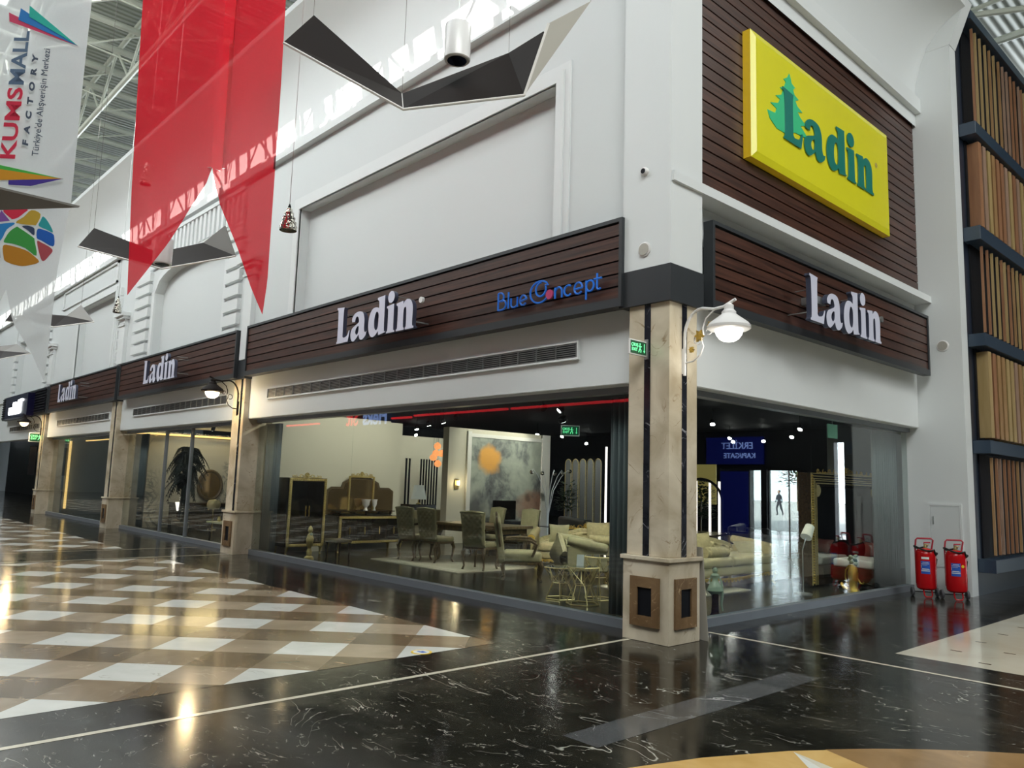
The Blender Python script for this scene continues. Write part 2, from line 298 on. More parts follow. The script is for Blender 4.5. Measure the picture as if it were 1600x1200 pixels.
# ------------------------------------------------------------------ mesh helpers
class MB:
    def __init__(s): s.bm = bmesh.new()
    def face(s, pts, m=0):
        vs = [s.bm.verts.new(p) for p in pts]
        try: f = s.bm.faces.new(vs); f.material_index = m; return f
        except ValueError: return None
    def box(s, x0, x1, y0, y1, z0, z1, m=0):
        if x0 > x1: x0, x1 = x1, x0
        if y0 > y1: y0, y1 = y1, y0
        if z0 > z1: z0, z1 = z1, z0
        v = [s.bm.verts.new((x, y, z)) for z in (z0, z1) for y in (y0, y1) for x in (x0, x1)]
        for q in ((0, 2, 3, 1), (4, 5, 7, 6), (0, 1, 5, 4), (1, 3, 7, 5), (3, 2, 6, 7), (2, 0, 4, 6)):
            s.bm.faces.new([v[i] for i in q]).material_index = m
        return s
    def hexa(s, p, m=0):
        v = [s.bm.verts.new(q) for q in p]
        for q in ((0, 2, 3, 1), (4, 5, 7, 6), (0, 1, 5, 4), (1, 3, 7, 5), (3, 2, 6, 7), (2, 0, 4, 6)):
            s.bm.faces.new([v[i] for i in q]).material_index = m
        return s
    def prism(s, poly, fn, a, b, m=0, ms=None):
        A = [s.bm.verts.new(fn(p, a)) for p in poly]; B = [s.bm.verts.new(fn(p, b)) for p in poly]
        n = len(poly)
        s.bm.faces.new(A[::-1]).material_index = m; s.bm.faces.new(B).material_index = m
        for i in range(n):
            s.bm.faces.new((A[i], A[(i+1) % n], B[(i+1) % n], B[i])).material_index = ms if ms is not None else m
        return s
    def tube(s, pts, r, n=8, m=0, closed=False):
        pts = [Vector(p) for p in pts]; L = len(pts); rings = []
        rr = r if isinstance(r, (list, tuple)) else [r]*L
        prev = None
        for i, p in enumerate(pts):
            if closed: t = pts[(i+1) % L]-pts[i-1]
            else: t = pts[min(i+1, L-1)]-pts[max(i-1, 0)]
            if t.length < 1e-9: t = Vector((0, 0, 1))
            t.normalize()
            if prev is None:
                ref = Vector((0, 0, 1)) if abs(t.z) < .9 else Vector((1, 0, 0))
                a = t.cross(ref).normalized()
            else:
                a = (prev-t*prev.dot(t))
                a = a.normalized() if a.length > 1e-6 else t.orthogonal().normalized()
            prev = a; b = t.cross(a)
            rings.append([s.bm.verts.new(p+(a*math.cos(2*PI*k/n)+b*math.sin(2*PI*k/n))*rr[i]) for k in range(n)])
        for i in range(L if closed else L-1):
            R0, R1 = rings[i], rings[(i+1) % L]
            for k in range(n):
                s.bm.faces.new((R0[k], R0[(k+1) % n], R1[(k+1) % n], R1[k])).material_index = m
        if not closed:
            s.bm.faces.new(rings[0][::-1]).material_index = m; s.bm.faces.new(rings[-1]).material_index = m
        return s
    def lathe(s, prof, c=(0, 0, 0), n=24, m=0, cap=True, squash=1.0):
        rings = [[s.bm.verts.new((c[0]+max(r, .0005)*math.cos(2*PI*k/n), c[1]+max(r, .0005)*squash*math.sin(2*PI*k/n), c[2]+z)) for k in range(n)] for r, z in prof]
        for i in range(len(rings)-1):
            for k in range(n):
                s.bm.faces.new((rings[i][k], rings[i][(k+1) % n], rings[i+1][(k+1) % n], rings[i+1][k])).material_index = m
        if cap:
            s.bm.faces.new(rings[0][::-1]).material_index = m; s.bm.faces.new(rings[-1]).material_index = m
        return s
    def ball(s, c, r, sc=(1, 1, 1), m=0, u=12, v=8):
        mat = Matrix.Translation(c) @ Matrix.Diagonal((r*sc[0], r*sc[1], r*sc[2], 1))
        ret = bmesh.ops.create_uvsphere(s.bm, u_segments=u, v_segments=v, radius=1, matrix=mat)
        for vv in ret['verts']:
            for f in vv.link_faces: f.material_index = m
        return s
    def grid(s, fn, nu, nv, m=0, thick=None):
        P = [[s.bm.verts.new(fn(i/nu, j/nv)) for j in range(nv+1)] for i in range(nu+1)]
        for i in range(nu):
            for j in range(nv):
                s.bm.faces.new((P[i][j], P[i+1][j], P[i+1][j+1], P[i][j+1])).material_index = m
        return s
    def build(s, name, mats, parent=None, smooth=False, bevel=0, segs=3, solid=0, loc=None, rot=None):
        if bevel:
            bmesh.ops.remove_doubles(s.bm, verts=s.bm.verts, dist=1e-5)
            bmesh.ops.bevel(s.bm, geom=list(s.bm.edges), offset=bevel, segments=segs, affect='EDGES', profile=.5, clamp_overlap=True)
        bmesh.ops.recalc_face_normals(s.bm, faces=s.bm.faces)
        me = bpy.data.meshes.new(name); s.bm.to_mesh(me); s.bm.free()
        for mt in (mats if isinstance(mats, (list, tuple)) else [mats]): me.materials.append(M[mt] if isinstance(mt, str) else mt)
        if smooth:
            for p in me.polygons: p.use_smooth = True
            try: me.set_sharp_from_angle(angle=math.radians(40))
            except Exception: pass
        o = bpy.data.objects.new(name, me); COL.objects.link(o)
        if parent: o.parent = parent
        if loc is not None: o.location = loc
        if rot is not None: o.rotation_euler = rot
        if solid:
            md = o.modifiers.new('solid', 'SOLIDIFY'); md.thickness = solid; md.offset = 0
        return o
def tag(o, label, cat, group=None, kind=None):
    if label: o['label'] = label
    if cat: o['category'] = cat
    if group: o['group'] = group
    if kind: o['kind'] = kind
    return o
def thing(name, label, cat, loc=(0, 0, 0), rz=0, group=None):
    o = bpy.data.objects.new(name, None); COL.objects.link(o); o.location = loc; o.rotation_euler = (0, 0, rz); o.empty_display_size = .1
    return tag(o, label, cat, group)
def struct(o): o['kind'] = 'structure'; return o
CH = {}
def kids(o): return [c for c in bpy.data.objects if c.parent == o]
def copy_tree(o, parent=None):
    c = o.copy(); COL.objects.link(c); c.parent = parent
    for ch in kids(o): copy_tree(ch, c)
    return c
def dup(o, loc, rz, label, group=None):
    c = copy_tree(o); c.location = loc; c.rotation_euler = (0, 0, rz); c['label'] = label
    if group: c['group'] = group
    return c
def arc(c, r, a0, a1, n, plane='xz'):
    out = []
    for i in range(n+1):
        a = a0+(a1-a0)*i/n; u, v = r*math.cos(a), r*math.sin(a)
        out.append({'xz': (c[0]+u, c[1], c[2]+v), 'yz': (c[0], c[1]+u, c[2]+v), 'xy': (c[0]+u, c[1]+v, c[2])}[plane])
    return out
def text(name, body, size, mat, loc, face, parent=None, extrude=.01, align='LEFT', bold=0.0, shear=0, spacing=1.0, rot=None, sx=1.0):
    cu = bpy.data.curves.new(name, 'FONT'); cu.body = body; cu.size = size; cu.extrude = extrude; cu.align_x = align; cu.offset = bold; cu.shear = shear; cu.space_character = spacing
    cu.resolution_u = 3
    t = bpy.data.objects.new('tmp', cu); COL.objects.link(t)
    dg = bpy.context.evaluated_depsgraph_get(); dg.update()
    me = bpy.data.meshes.new_from_object(t.evaluated_get(dg)); bpy.data.objects.remove(t)
    me.name = name; me.materials.clear(); me.materials.append(M[mat] if isinstance(mat, str) else mat)
    o = bpy.data.objects.new(name, me); COL.objects.link(o); o.location = loc
    o.rotation_euler = rot or {'-y': (PI/2, 0, 0), '+x': (PI/2, 0, PI/2), '+y': (PI/2, 0, PI), '-x': (PI/2, 0, -PI/2)}[face]
    o.scale = (sx, 1, 1)
    if parent: o.parent = parent
    return o
def cr(pts, n=5):
    """closed Catmull-Rom through points; a point given as (x, y, 1) stays a sharp corner"""
    P = [(p[0], p[1]) for p in pts]; sh = [len(p) > 2 for p in pts]; L = len(P); out = []
    for i in range(L):
        p0, p1, p2, p3 = P[i-1], P[i], P[(i+1) % L], P[(i+2) % L]
        if sh[i]: p0 = p1
        if sh[(i+1) % L]: p3 = p2
        out.append(p1)
        if sh[i] and sh[(i+1) % L]: continue
        for k in range(1, n):
            t = k/n
            out.append(tuple(.5*((2*p1[j])+(-p0[j]+p2[j])*t+(2*p0[j]-5*p1[j]+4*p2[j]-p3[j])*t*t+(-p0[j]+3*p1[j]-3*p2[j]+p3[j])*t**3) for j in (0, 1)))
    return out
def shape2d(name, loops, depth, mats, loc, face, parent=None, scale=1.0):
    cu = bpy.data.curves.new(name, 'CURVE'); cu.dimensions = '2D'; cu.fill_mode = 'BOTH'; cu.extrude = depth/2
    for lp in loops:
        sp = cu.splines.new('POLY'); sp.points.add(len(lp)-1)
        for i, (x, y) in enumerate(lp): sp.points[i].co = (x*scale, y*scale, 0, 1)
        sp.use_cyclic_u = True
    t = bpy.data.objects.new('tmp', cu); COL.objects.link(t)
    dg = bpy.context.evaluated_depsgraph_get(); dg.update()
    me = bpy.data.meshes.new_from_object(t.evaluated_get(dg)); bpy.data.objects.remove(t)
    me.materials.clear()
    for mt in mats: me.materials.append(M[mt])
    if len(mats) > 1:
        for p in me.polygons: p.material_index = 0 if abs(p.normal.z) > .5 else 1
    me.name = name
    o = bpy.data.objects.new(name, me); COL.objects.link(o); o.location = loc
    o.rotation_euler = {'-y': (PI/2, 0, 0), '+x': (PI/2, 0, PI/2), '+y': (PI/2, 0, PI)}[face]
    if parent: o.parent = parent
    return o

# ------------------------------------------------------------------ floor
def clip(poly, x0, x1, y0, y1):
    def cut(P, ax, v, keep):
        out = []
        for i in range(len(P)):
            a, b = P[i-1], P[i]; ia, ib = keep(a[ax], v), keep(b[ax], v)
            if ia != ib:
                t = (v-a[ax])/(b[ax]-a[ax]); out.append((a[0]+(b[0]-a[0])*t, a[1]+(b[1]-a[1])*t))
            if ib: out.append(b)
        return out
    ge = lambda a, v: a >= v-1e-9
    le = lambda a, v: a <= v+1e-9
    for ax, v, k in ((0, x0, ge), (0, x1, le), (1, y0, ge), (1, y1, le)):
        if len(poly) < 3: return []
        poly = cut(poly, ax, v, k)
    return poly
fl = MB()
fl.box(-62, 15, -11, 24, -.3, 0, 0)
FM = ['floor_black', 'f_white', 'f_beige', 'f_tan', 'f_brown', 'f_line', 'floor_grey', 'f_cream', 'f_gold', 'f_umber', 'shop_floor', 'col_brown']
def flat(poly, m, z=.0015): fl.face([(p[0], p[1], z) for p in poly], m)
def rect(x0, x1, y0, y1): return [(x0, y0), (x1, y0), (x1, y1), (x0, y1)]
def checker(X0, X1, Y0, Y1):
    a = int((X0+1.13)/.4)-2
    for i in range(a, 3):
        for j in range(-26, 3):
            if (i+j) % 2: continue
            cx, cy = -1.13+.4*i, -1.37+.4*j
            P = clip([(cx-.4, cy), (cx, cy-.4), (cx+.4, cy), (cx, cy+.4)], X0, X1, Y0, Y1)
            if len(P) < 3: continue
            if i % 2 == 0: m = 1 if ((i+j)//2) % 2 else 4
            else: m = 2 if ((i-j)//2) % 2 else 3
            flat(P, m)
checker(-10.75, -1.14, -8.6, -1.35)
checker(-27.3, -13.0, -8.6, -1.35)
checker(-44, -29.3, -8.6, -1.35)
flat(rect(-.53, -.475, -9, -.01), 5); flat(rect(-.24, 14, 1.06, 1.115), 5)
flat(rect(-10.98, -10.92, -9, .1), 5); flat(rect(-12.75, -12.7, -9, .1), 5)
flat(rect(1.3, 1.6, -2.95, 0), 6)
flat(rect(1.56, 9.5, 1.73, 18), 7, .0014)
for i in range(12):
    for j in range(17):
        flat(rect(1.85+.4*i, 1.96+.4*i, 2.42+.8*j-(.45 if i % 2 else 0), 2.455+.8*j-(.45 if i % 2 else 0)), 11, .003)
MC = (7.25, -4.85); MR = 5.6
cpts = [(2.78, -1.44), (1.93, -3.09)]
def disc(c, r0, r1, a0, a1, m, z=.0015, n=48):
    for k in range(n):
        t0, t1 = a0+(a1-a0)*k/n, a0+(a1-a0)*(k+1)/n
        P = [(c[0]+r0*math.cos(t0), c[1]+r0*math.sin(t0)), (c[0]+r1*math.cos(t0), c[1]+r1*math.sin(t0)), (c[0]+r1*math.cos(t1), c[1]+r1*math.sin(t1)), (c[0]+r0*math.cos(t1), c[1]+r0*math.sin(t1))]
        flat(P, m, z)
def fit(a, b, c):
    d = 2*(a[0]*(b[1]-c[1])+b[0]*(c[1]-a[1])+c[0]*(a[1]-b[1]))
    s = lambda p: p[0]**2+p[1]**2
    ux = (s(a)*(b[1]-c[1])+s(b)*(c[1]-a[1])+s(c)*(a[1]-b[1]))/d; uy = (s(a)*(c[0]-b[0])+s(b)*(a[0]-c[0])+s(c)*(b[0]-a[0]))/d
    return (ux, uy), math.hypot(a[0]-ux, a[1]-uy)
MC, MR = fit((1.93, -3.09), (2.56, -1.74), (3.35, -.85))
disc(MC, 0.01, MR, 0, 2*PI, 8)
a0 = math.atan2(-2.02-MC[1], 2.39-MC[0])
for k in range(8):
    a = a0+k*PI/4
    tip = (MC[0]+MR*.995*math.cos(a), MC[1]+MR*.995*math.sin(a))
    l = (MC[0]+MR*.42*math.cos(a+PI/8), MC[1]+MR*.42*math.sin(a+PI/8)); r_ = (MC[0]+MR*.42*math.cos(a-PI/8), MC[1]+MR*.42*math.sin(a-PI/8))
    flat([MC, tip, l], 1, .003); flat([MC, r_, tip], 5, .003)
    b0, b1 = a-.04-PI/7.2, a-.05
    P = [(MC[0]+MR*math.cos(b0+(b1-b0)*t/6), MC[1]+MR*math.sin(b0+(b1-b0)*t/6)) for t in range(7)]
    flat([r_]+P, 9, .0022)
flo = fl.build('floor', FM); struct(flo)
sf = MB(); sf.box(-26, -.6, .55, 23.5, -.05, .004); struct(sf.build('floor', ['shop_floor']))
# round floor sticker
st = thing('floor_sticker', 'round orange and white social distance sticker on the beige floor tiles', 'sticker', (-1.22, -2.22, .0015))
MB().lathe([(.10, 0), (.10, .002)], n=28).build('rim', ['sticker_yellow'], st)
MB().lathe([(.078, .002), (.078, .003)], n=28).build('face', ['label_white'], st)
MB().box(-.045, .045, -.02, .0, .003, .004).box(-.02, .05, .005, .03, .003, .004).build('print', ['label_blue'], st)

# ------------------------------------------------------------------ shell walls
def U(name, mats, f, **k):
    b = MB(); f(b); return struct(b.build(name, mats, **k))
# --- left wing, upper wall, bay by bay (front plane y=.12, recess y=.32)
YW, YR = .12, .32
def left_wall(b):
    b.box(-62, -.4, YR, YR+.3, 2.9, 10.4)                       # back plane
    # fascia above the windows
    b.box(-62, -.12, .2, YR, 2.8, 4.6)
    # bay 1
    b.box(-11.4, -8.9, YW, YR, 4.5, 8.3); b.box(-1.88, -.5, YW, YR, 4.5, 8.3); b.box(-8.9, -1.88, YW, YR, 6.85, 8.3)
    # bay 2 (arched)
    b.box(-19.9, -17.0, YW, YR, 4.5, 8.3); b.box(-12.35, -11.4, YW, YR, 4.5, 8.3)
    n = 16
    for k in range(n):
        xa, xb = -17.0+4.65*k/n, -17.0+4.65*(k+1)/n
        def za(x):
            t = abs((x+14.675)/2.325); return 6.45+.55*math.sqrt(max(0, 1-t**2.6))
        b.hexa([(xa, YW, za(xa)), (xb, YW, za(xb)), (xa, YR, za(xa)), (xb, YR, za(xb)), (xa, YW, 8.3), (xb, YW, 8.3), (xa, YR, 8.3), (xb, YR, 8.3)])
    # bay 3
    b.box(-28.3, -24.6, YW, YR, 4.5, 8.3); b.box(-20.6, -19.9, YW, YR, 4.5, 8.3); b.box(-24.6, -20.6, YW, YR, 7.1, 8.3)
    # bay 4
    b.box(-36.5, -34.0, YW, YR, 4.5, 8.3); b.box(-29.6, -28.3, YW, YR, 4.5, 8.3); b.box(-34.0, -29.6, YW, YR, 7.0, 8.3)
    b.box(-62, -36.5, YW, YR, 4.5, 8.3)
U('wall_left', ['upper'], left_wall)
U('wall_back', ['grey_wall'], lambda b: b.box(-62.2, -62, -11, .5, 0, 13))
def mould(b):
    for x0, x1, zt in ((-8.9, -1.88, 6.85), (-24.6, -20.6, 7.1)):
        for d, w in ((.05, .14), (.025, .24)):
            b.box(x0-w, x0, YW-d, YW, 4.5, zt+w); b.box(x1, x1+w, YW-d, YW, 4.5, zt+w); b.box(x0, x1, YW-d, YW, zt, zt+w)
    # arch surround
    for x0, x1 in ((-17.0, -12.35),):
        b.box(x0-.2, x0, YW-.05, YW, 4.5, 6.5); b.box(x1, x1+.12, YW-.05, YW, 4.5, 6.5)
        n = 16
        for k in range(n):
            xa, xb = x0+(x1-x0)*k/n, x0+(x1-x0)*(k+1)/n
            za = lambda x: 6.45+.55*math.sqrt(max(0, 1-abs((x+14.675)/2.325)**2.6))
            b.hexa([(xa, YW-.05, za(xa)), (xb, YW-.05, za(xb)), (xa, YW, za(xa)), (xb, YW, za(xb)), (xa, YW-.05, za(xa)+.16), (xb, YW-.05, za(xb)+.16), (xa, YW, za(xa)+.16), (xb, YW, za(xb)+.16)])
    # rusticated bands
    for x0, x1 in ((-18.5, -17.35), (-12.2, -11.42), (-28.9, -28.35), (-34.6, -34.05), (-20.0, -19.92)):
        z = 4.55
        while z < 7.0:
            b.box(x0, x1, YW-.09, YW, z, z+.24); z += .33
    # fluted frieze of the arched bays
    x = -17.3
    while x < -11.6:
        b.box(x, x+.14, YW-.08, YW, 7.25, 7.92); x += .27
    b.box(-17.5, -11.5, YW-.1, YW, 7.92, 8.02); b.box(-17.5, -11.5, YW-.06, YW, 7.17, 7.25)
    # framed panel of bay 3
    for a, c, e, g in ((-27.0, -20.6, 8.0, 8.08), (-27.0, -20.6, 7.4, 7.45), (-27.0, -26.9, 7.4, 8.08), (-20.7, -20.6, 7.4, 8.08)):
        b.box(a, c, YW-.05, YW, e, g)
U('trim_1', ['white'], mould)
def ledge(b):
    b.box(-62, -.2, YW-.13, YW+.1, 8.10, 8.30)
U('trim_2', ['white'], ledge)
# pilasters with capitals on the upper wall
for i, (x, w_, z0_, lab) in enumerate(((-10.87, .2, 4.03, 'white wall pilaster with moulded capital right of the grooved arch bay'), (-19.45, .26, 4.72, 'white wall pilaster with moulded capital above the gap between the two far letter signs'), (-27.75, .26, 4.72, 'white wall pilaster with capital near the left edge, above the blue lit sign'))):
    p = thing('pilaster', lab, 'pilaster', (x, YW-.002, z0_), group='pilasters on the upper wall')
    zc = 5.92-z0_
    MB().box(-w_, w_, -.10, 0, 0, zc).build('shaft', ['white'], p)
    c = MB()
    for k, (w, d, z0, z1) in enumerate(((.27, .13, -.08, -.03), (.24, .10, -.03, .12), (.32, .18, .12, .20), (.38, .24, .20, .30))): c.box(-w, w, -d, 0, zc+z0, zc+z1)
    c.build('capital', ['white'], p)
# --- cove running over both wings
prof = [(-.12, 8.3), (-.12, 8.75), (-.09, 9.1), (0, 9.45), (.14, 9.75), (.34, 10.0), (.58, 10.17), (.78, 10.26), (.78, 10.38), (.5, 10.42), (-.2, 10.42)]
def coveL(b):
    P = [[(-62, -o, z), (o, -o, z)] for o, z in prof]
    for i in range(len(prof)-1): b.face([P[i][0], P[i][1], P[i+1][1], P[i+1][0]])
b = MB(); coveL(b); bmesh.ops.remove_doubles(b.bm, verts=b.bm.verts, dist=1e-4); struct(b.build('ceiling', ['white'], smooth=True))
def coveR(b):
    P = [[(o, -o, z), (o, 7.65, z)] for o, z in prof]
    for i in range(len(prof)-1): b.face([P[i][0], P[i][1], P[i+1][1], P[i+1][0]])
b = MB(); coveR(b); bmesh.ops.remove_doubles(b.bm, verts=b.bm.verts, dist=1e-4); struct(b.build('ceiling', ['white'], smooth=True))
# --- right wing upper wall
def right_wall(b):
    b.box(-.55, -.25, .3, 7.65, 2.8, 10.4)
U('wall_right', ['white'], right_wall)
U('trim_3', ['white'], lambda b: (b.box(-.25, -.02, .55, 7.65, 8.53, 8.80), b.box(-.25, -.07, .55, 7.65, 8.80, 8.86)))
U('trim_4', ['white'], lambda b: b.box(-.26, .035, .02, 7.65, 4.985, 5.10))
U('wall_return', ['white'], lambda b: (b.box(-.55, .49, 7.65, 7.95, 0, 9.7), b.hexa([(-.55, 7.64, 9.65), (.5, 7.64, 9.65), (-.55, 7.95, 9.65), (.5, 7.95, 9.65), (-.55, 7.64, 10.42), (.8, 7.64, 10.42), (-.55, 7.95, 10.42), (.8, 7.95, 10.42)])))
U('wall_far_right', ['navy'], lambda b: b.box(-.5, .49, 7.95, 20, 0, 10.6))
# --- far gate wall, opposite wing, east side (seen in reflections)
def gate(b):
    b.box(.5, 6.2, 20, 20.3, 0, 13); b.box(6.55, 7.9, 20, 20.3, 0, 13); b.box(9.82, 15, 20, 20.3, 0, 13); b.box(6.2, 6.55, 20, 20.3, 3.4, 13); b.box(7.9, 9.82, 20, 20.3, 2.45, 13)
    b.box(9.12, 9.36, 20, 20.3, 0, 2.45)
U('wall_gate', ['charcoal'], gate)
U('wall_opposite', ['charcoal'], lambda b: b.box(-62, 15, -11.3, -11, 0, 13))
U('wall_east', ['charcoal'], lambda b: b.box(15, 15.3, -11, 20.3, 0, 13))
M['pavement'] = plain('outdoor_paving', (.30, .31, .30), .8, noise=.2, scale=.4)
U('floor_outdoor', ['pavement'], lambda b: b.box(-40, 90, 20.3, 130, -.3, -.02))
gd = thing('glass_gate', 'glass exit doors to daylight, mirrored as bright upright shapes in the right window', 'door', (0, 20, 0))
MB().box(7.95, 8.5, .13, .14, .05, 2.4).build('pane', ['glass'], gd); MB().box(8.55, 9.1, .13, .14, .05, 2.4).build('pane', ['glass'], gd); MB().box(9.38, 9.8, .13, .14, .05, 2.4).build('pane', ['glass'], gd)
MB().box(8.28, 8.32, .1, .16, 0, 2.45).box(7.9, 7.95, .1, .16, 0, 2.45).box(9.08, 9.12, .1, .16, 0, 2.45).box(7.9, 9.12, .1, .16, 2.4, 2.45).box(9.36, 9.82, .1, .16, 2.4, 2.45).build('frame', ['charcoal'], gd)
MB().box(9.86, 11.05, -.06, -.01, 0, 2.35).build('blue_side_panel', ['gate_blue'], gd)
gs = thing('gate_sign', 'dark blue overhead sign reading ERKİLET KAPI/GATE, mirrored in the right window', 'sign', (0, 19.9, 0))
MB().box(9.15, 11.6, -.08, 0, 2.62, 3.65).build('panel', ['gate_blue'], gs)
text('lettering', 'ERKİLET', .36, 'neon_blue', (10.95, -.1, 3.2), '-y', gs, rot=(PI/2, 0, 0)).location = (9.55, -.1, 3.2)
text('lettering', 'KAPI/GATE', .28, 'neon_blue', (9.45, -.1, 2.85), '-y', gs)
op = thing('opposite_shop_sign', 'lit Flekssit sign with red neon lines, mirrored at the top of the big left window', 'sign', (0, -10.9, 0))
for xa, xb, zz in ((-32, -28.7, 4.15), (-22.6, -21.2, 4.15), (-21, -15.4, 4.2), (-15.2, -9.6, 4.2), (-9.3, -4, 4.2)): MB().box(xa, xb, .02, .1, zz, zz+.08).build('neon_line', ['neon_red'], op)
text('lettering', 'Fleks', .95, 'neon_blue', (-22.9, .1, 4.0), '+y', op, bold=.02)
text('lettering', 'Sit', .95, 'neon_red', (-25.2, .1, 4.0), '+y', op, bold=.02)

# --- roof and steelwork
rf = MB()
sy0, sy1 = -4.95, -4.0
ZR = 13.0
rf.box(-62, 15, -11.3, sy0, ZR, ZR+.1); rf.box(-62, 15, sy1, 24, ZR, ZR+.1)
x = -62
rr = random.Random(3)
while x < 15:
    L = rr.choice((.5, .9, 1.3, 1.9)); g = rr.choice((.10, .14, .2, .5))
    rf.box(x, x+g, sy0, sy1, ZR, ZR+.1); 
    if rr.random() < .5: rf.box(x+g, x+g+L, sy0, sy0+rr.choice((.1, .2)), ZR, ZR+.1)
    x += g+L
rf.box(-1.0, 15, sy0, sy1, ZR, ZR+.1)
struct(rf.build('ceiling', ['roof']))
def xtruss(b, y, x0, x1, zb, zt, step, r):
    b.tube([(x0, y, zb), (x1, y, zb)], r, 8); b.tube([(x0, y, zt), (x1, y, zt)], r*.9, 8)
def webs(b, y, x0, x1, zb, zt, step, r):
    x = x0; up = True
    while x < x1:
        b.tube([(x, y, zb if up else zt), (x+step, y, zt if up else zb)], r, 6); x += step; up = not up
for y, lab in ((-3.6, 'long white tubular roof truss with zigzag webs over the left corridor, nearest the banners'), (-1.5, 'long white tubular roof truss with zigzag webs over the left corridor, nearest the upper wall'), (1.6, 'long white tubular roof truss beyond the curved cornice')):
    t = thing('roof_truss', lab, 'roof truss', (0, y, 0), group='tubular roof trusses')
    b = MB(); b.tube([(-58, 0, 11.5), (0 if y < 1 else 12, 0, 11.5)], .075, 8); b.build('bottom_chord', ['tube'], t, smooth=True)
    b = MB(); b.tube([(-58, 0, 12.7), (0 if y < 1 else 12, 0, 12.7)], .065, 8); b.build('top_chord', ['tube'], t, smooth=True)
    b = MB(); webs(b, 0, -58, -1 if y < 1 else 11, 11.5, 12.7, 1.25, .035); b.build('web', ['tube'], t, smooth=True)
t = thing('roof_purlin_frame', 'parallel pale tubes crossing under the grey corrugated roof behind the white banner', 'roof frame', (0, 0, 12.35))
x = -46
while x < -5:
    MB().tube([(x, -8, 0), (x, 4, 0)], .085, 8).build('purlin', ['tube'], t, smooth=True)
    x += 1.25
b = MB()
x = -46
while x < -6:
    b.tube([(x, -3.6, -.8), (x+1.2, -1.5, -.05)], .022, 5); b.tube([(x+1.2, -1.5, -.8), (x, -3.6, -.05)], .022, 5); b.tube([(x+.3, -1.5, -.8), (x+1.0, 1.6, .2)], .022, 5); x += 2.5
b.build('tie_rod', ['tube'], t)
t = thing('roof_girder', 'pale tubular girder crossing the grey roof above the wood slat shopfront', 'roof frame', (0, 0, 0))
for i, (p, q, r) in enumerate((((-6, 12.2, 11.9), (8, 12.4, 11.9), .09), ((-6, 16.5, 12.2), (8, 16.5, 12.2), .09), ((.1, 8.2, 10.9), (1.2, 9.6, 12.9), .045), ((-.2, 9.5, 11.2), (.6, 12.3, 12.9), .05), ((2.2, 13.5, 12.6), (-1.5, 8.8, 11.3), .07))):
    MB().tube([p, q], r, 8).build('girder_tube', ['tube'], t, smooth=True)

# ------------------------------------------------------------------ columns
def column(x, y, lab, far=False):
    t = thing('marble_column', lab, 'column', (x, y, 0), group='marble columns along the shopfronts')
    MB().box(-.605, 0, 0, .56, 0, .84).build('base', ['col_marble'], t, bevel=.004, segs=1)
    MB().box(-.63, .025, -.025, .585, .84, .885).build('ledge', ['col_marble'], t, bevel=.006, segs=2)
    MB().box(-.58, -.03, .03, .55, .885, 3.64).build('shaft', ['col_marble'], t, bevel=.004, segs=1)
    if far: MB().box(-.22, -.14, .022, .04, .885, 3.64).build('front_inlay', ['col_black'], t)
    else:
        MB().box(-.36, -.28, .022, .04, .885, 3.64).build('front_inlay', ['col_black'], t)
        MB().box(-.04, -.022, .26, .345, .885, 3.64).build('side_inlay', ['col_black'], t)
    for nme, f in ((('front_medallion', 0),) if far else (('front_medallion', 0), ('side_medallion', 1))):
        def pl(u0, u1, z0, z1, d0, d1, b):
            if f == 0: b.box(u0, u1, -d1, -d0, z0, z1)
            else: b.box(d0, d1, u0, u1, z0, z1)
        b = MB(); c0 = -.30 if f == 0 else .28
        for a in ((c0-.19, c0-.095, .16, .67), (c0+.095, c0+.19, .16, .67), (c0-.095, c0+.095, .16, .27), (c0-.095, c0+.095, .56, .67)): pl(*a, -.002, .025, b)
        mo = b.build(nme, ['col_brown'], t)
        b = MB(); pl(c0-.095, c0+.095, .27, .56, -.002, .006, b); b.build('recess', ['black'], mo)
    return t
c1 = column(0, 0, 'near corner marble column with the lit white lantern and green exit sign')
for x, lab in ((-10.78, 'marble column with dark scroll lantern, left end of the big furniture window'), (-19.32, 'marble column between the palm window and the yellow lit window'), (-27.9, 'farthest marble column, beside the dark open shop at left')):
    if x > -11: c2 = column(x, .06, lab, True)
    else: dup(c2, (x, .06, 0), 0, lab)
# band and white upper column at the corner
b = MB(); b.box(-.70, .012, -.012, .62, 3.63, 4.04); struct(b.build('trim_5', ['charcoal']))
b = MB(); b.box(-.665, 0, 0, .61, 4.04, 10.3); struct(b.build('wall_corner', ['white']))
for i, x in enumerate((-10.78, -19.32, -27.9)):
    b = MB(); b.box(x-.62, x+.02, .03, .3, 3.63, 4.02); struct(b.build('trim_%d' % (6+i), ['charcoal']))
# round wall devices
def device(loc, face, r, lab, nm_='ceiling_speaker', cat='speaker'):
    t = thing(nm_, lab, cat, loc)
    rot = (PI/2, 0, 0)
    MB().lathe([(r, 0), (r, .012), (r*.86, .018)], n=28).build('rim', ['lamp_white'], t, smooth=True, rot=rot)
    MB().lathe([(r*.80, 0), (r*.80, .024)], n=28).build('grille', ['fold_light'], t, smooth=True, rot=rot)
device((-.35, -.0, 4.26), '-y', .085, 'round grey loudspeaker grille low on the white corner column')
device((.19, 7.65, 4.2), '-y', .10, 'round grey loudspeaker on the white wall beside the right wood sign')
t = thing('wall_camera', 'small round black-eyed camera high on the white corner column', 'camera', (-.35, 0, 5.17))
MB().lathe([(.05, 0), (.05, .03), (.035, .045)], n=20).build('housing', ['lamp_white'], t, smooth=True, rot=(PI/2, 0, 0))
MB().lathe([(.03, .03), (.03, .05)], n=16).build('lens', ['black'], t, rot=(PI/2, 0, 0))

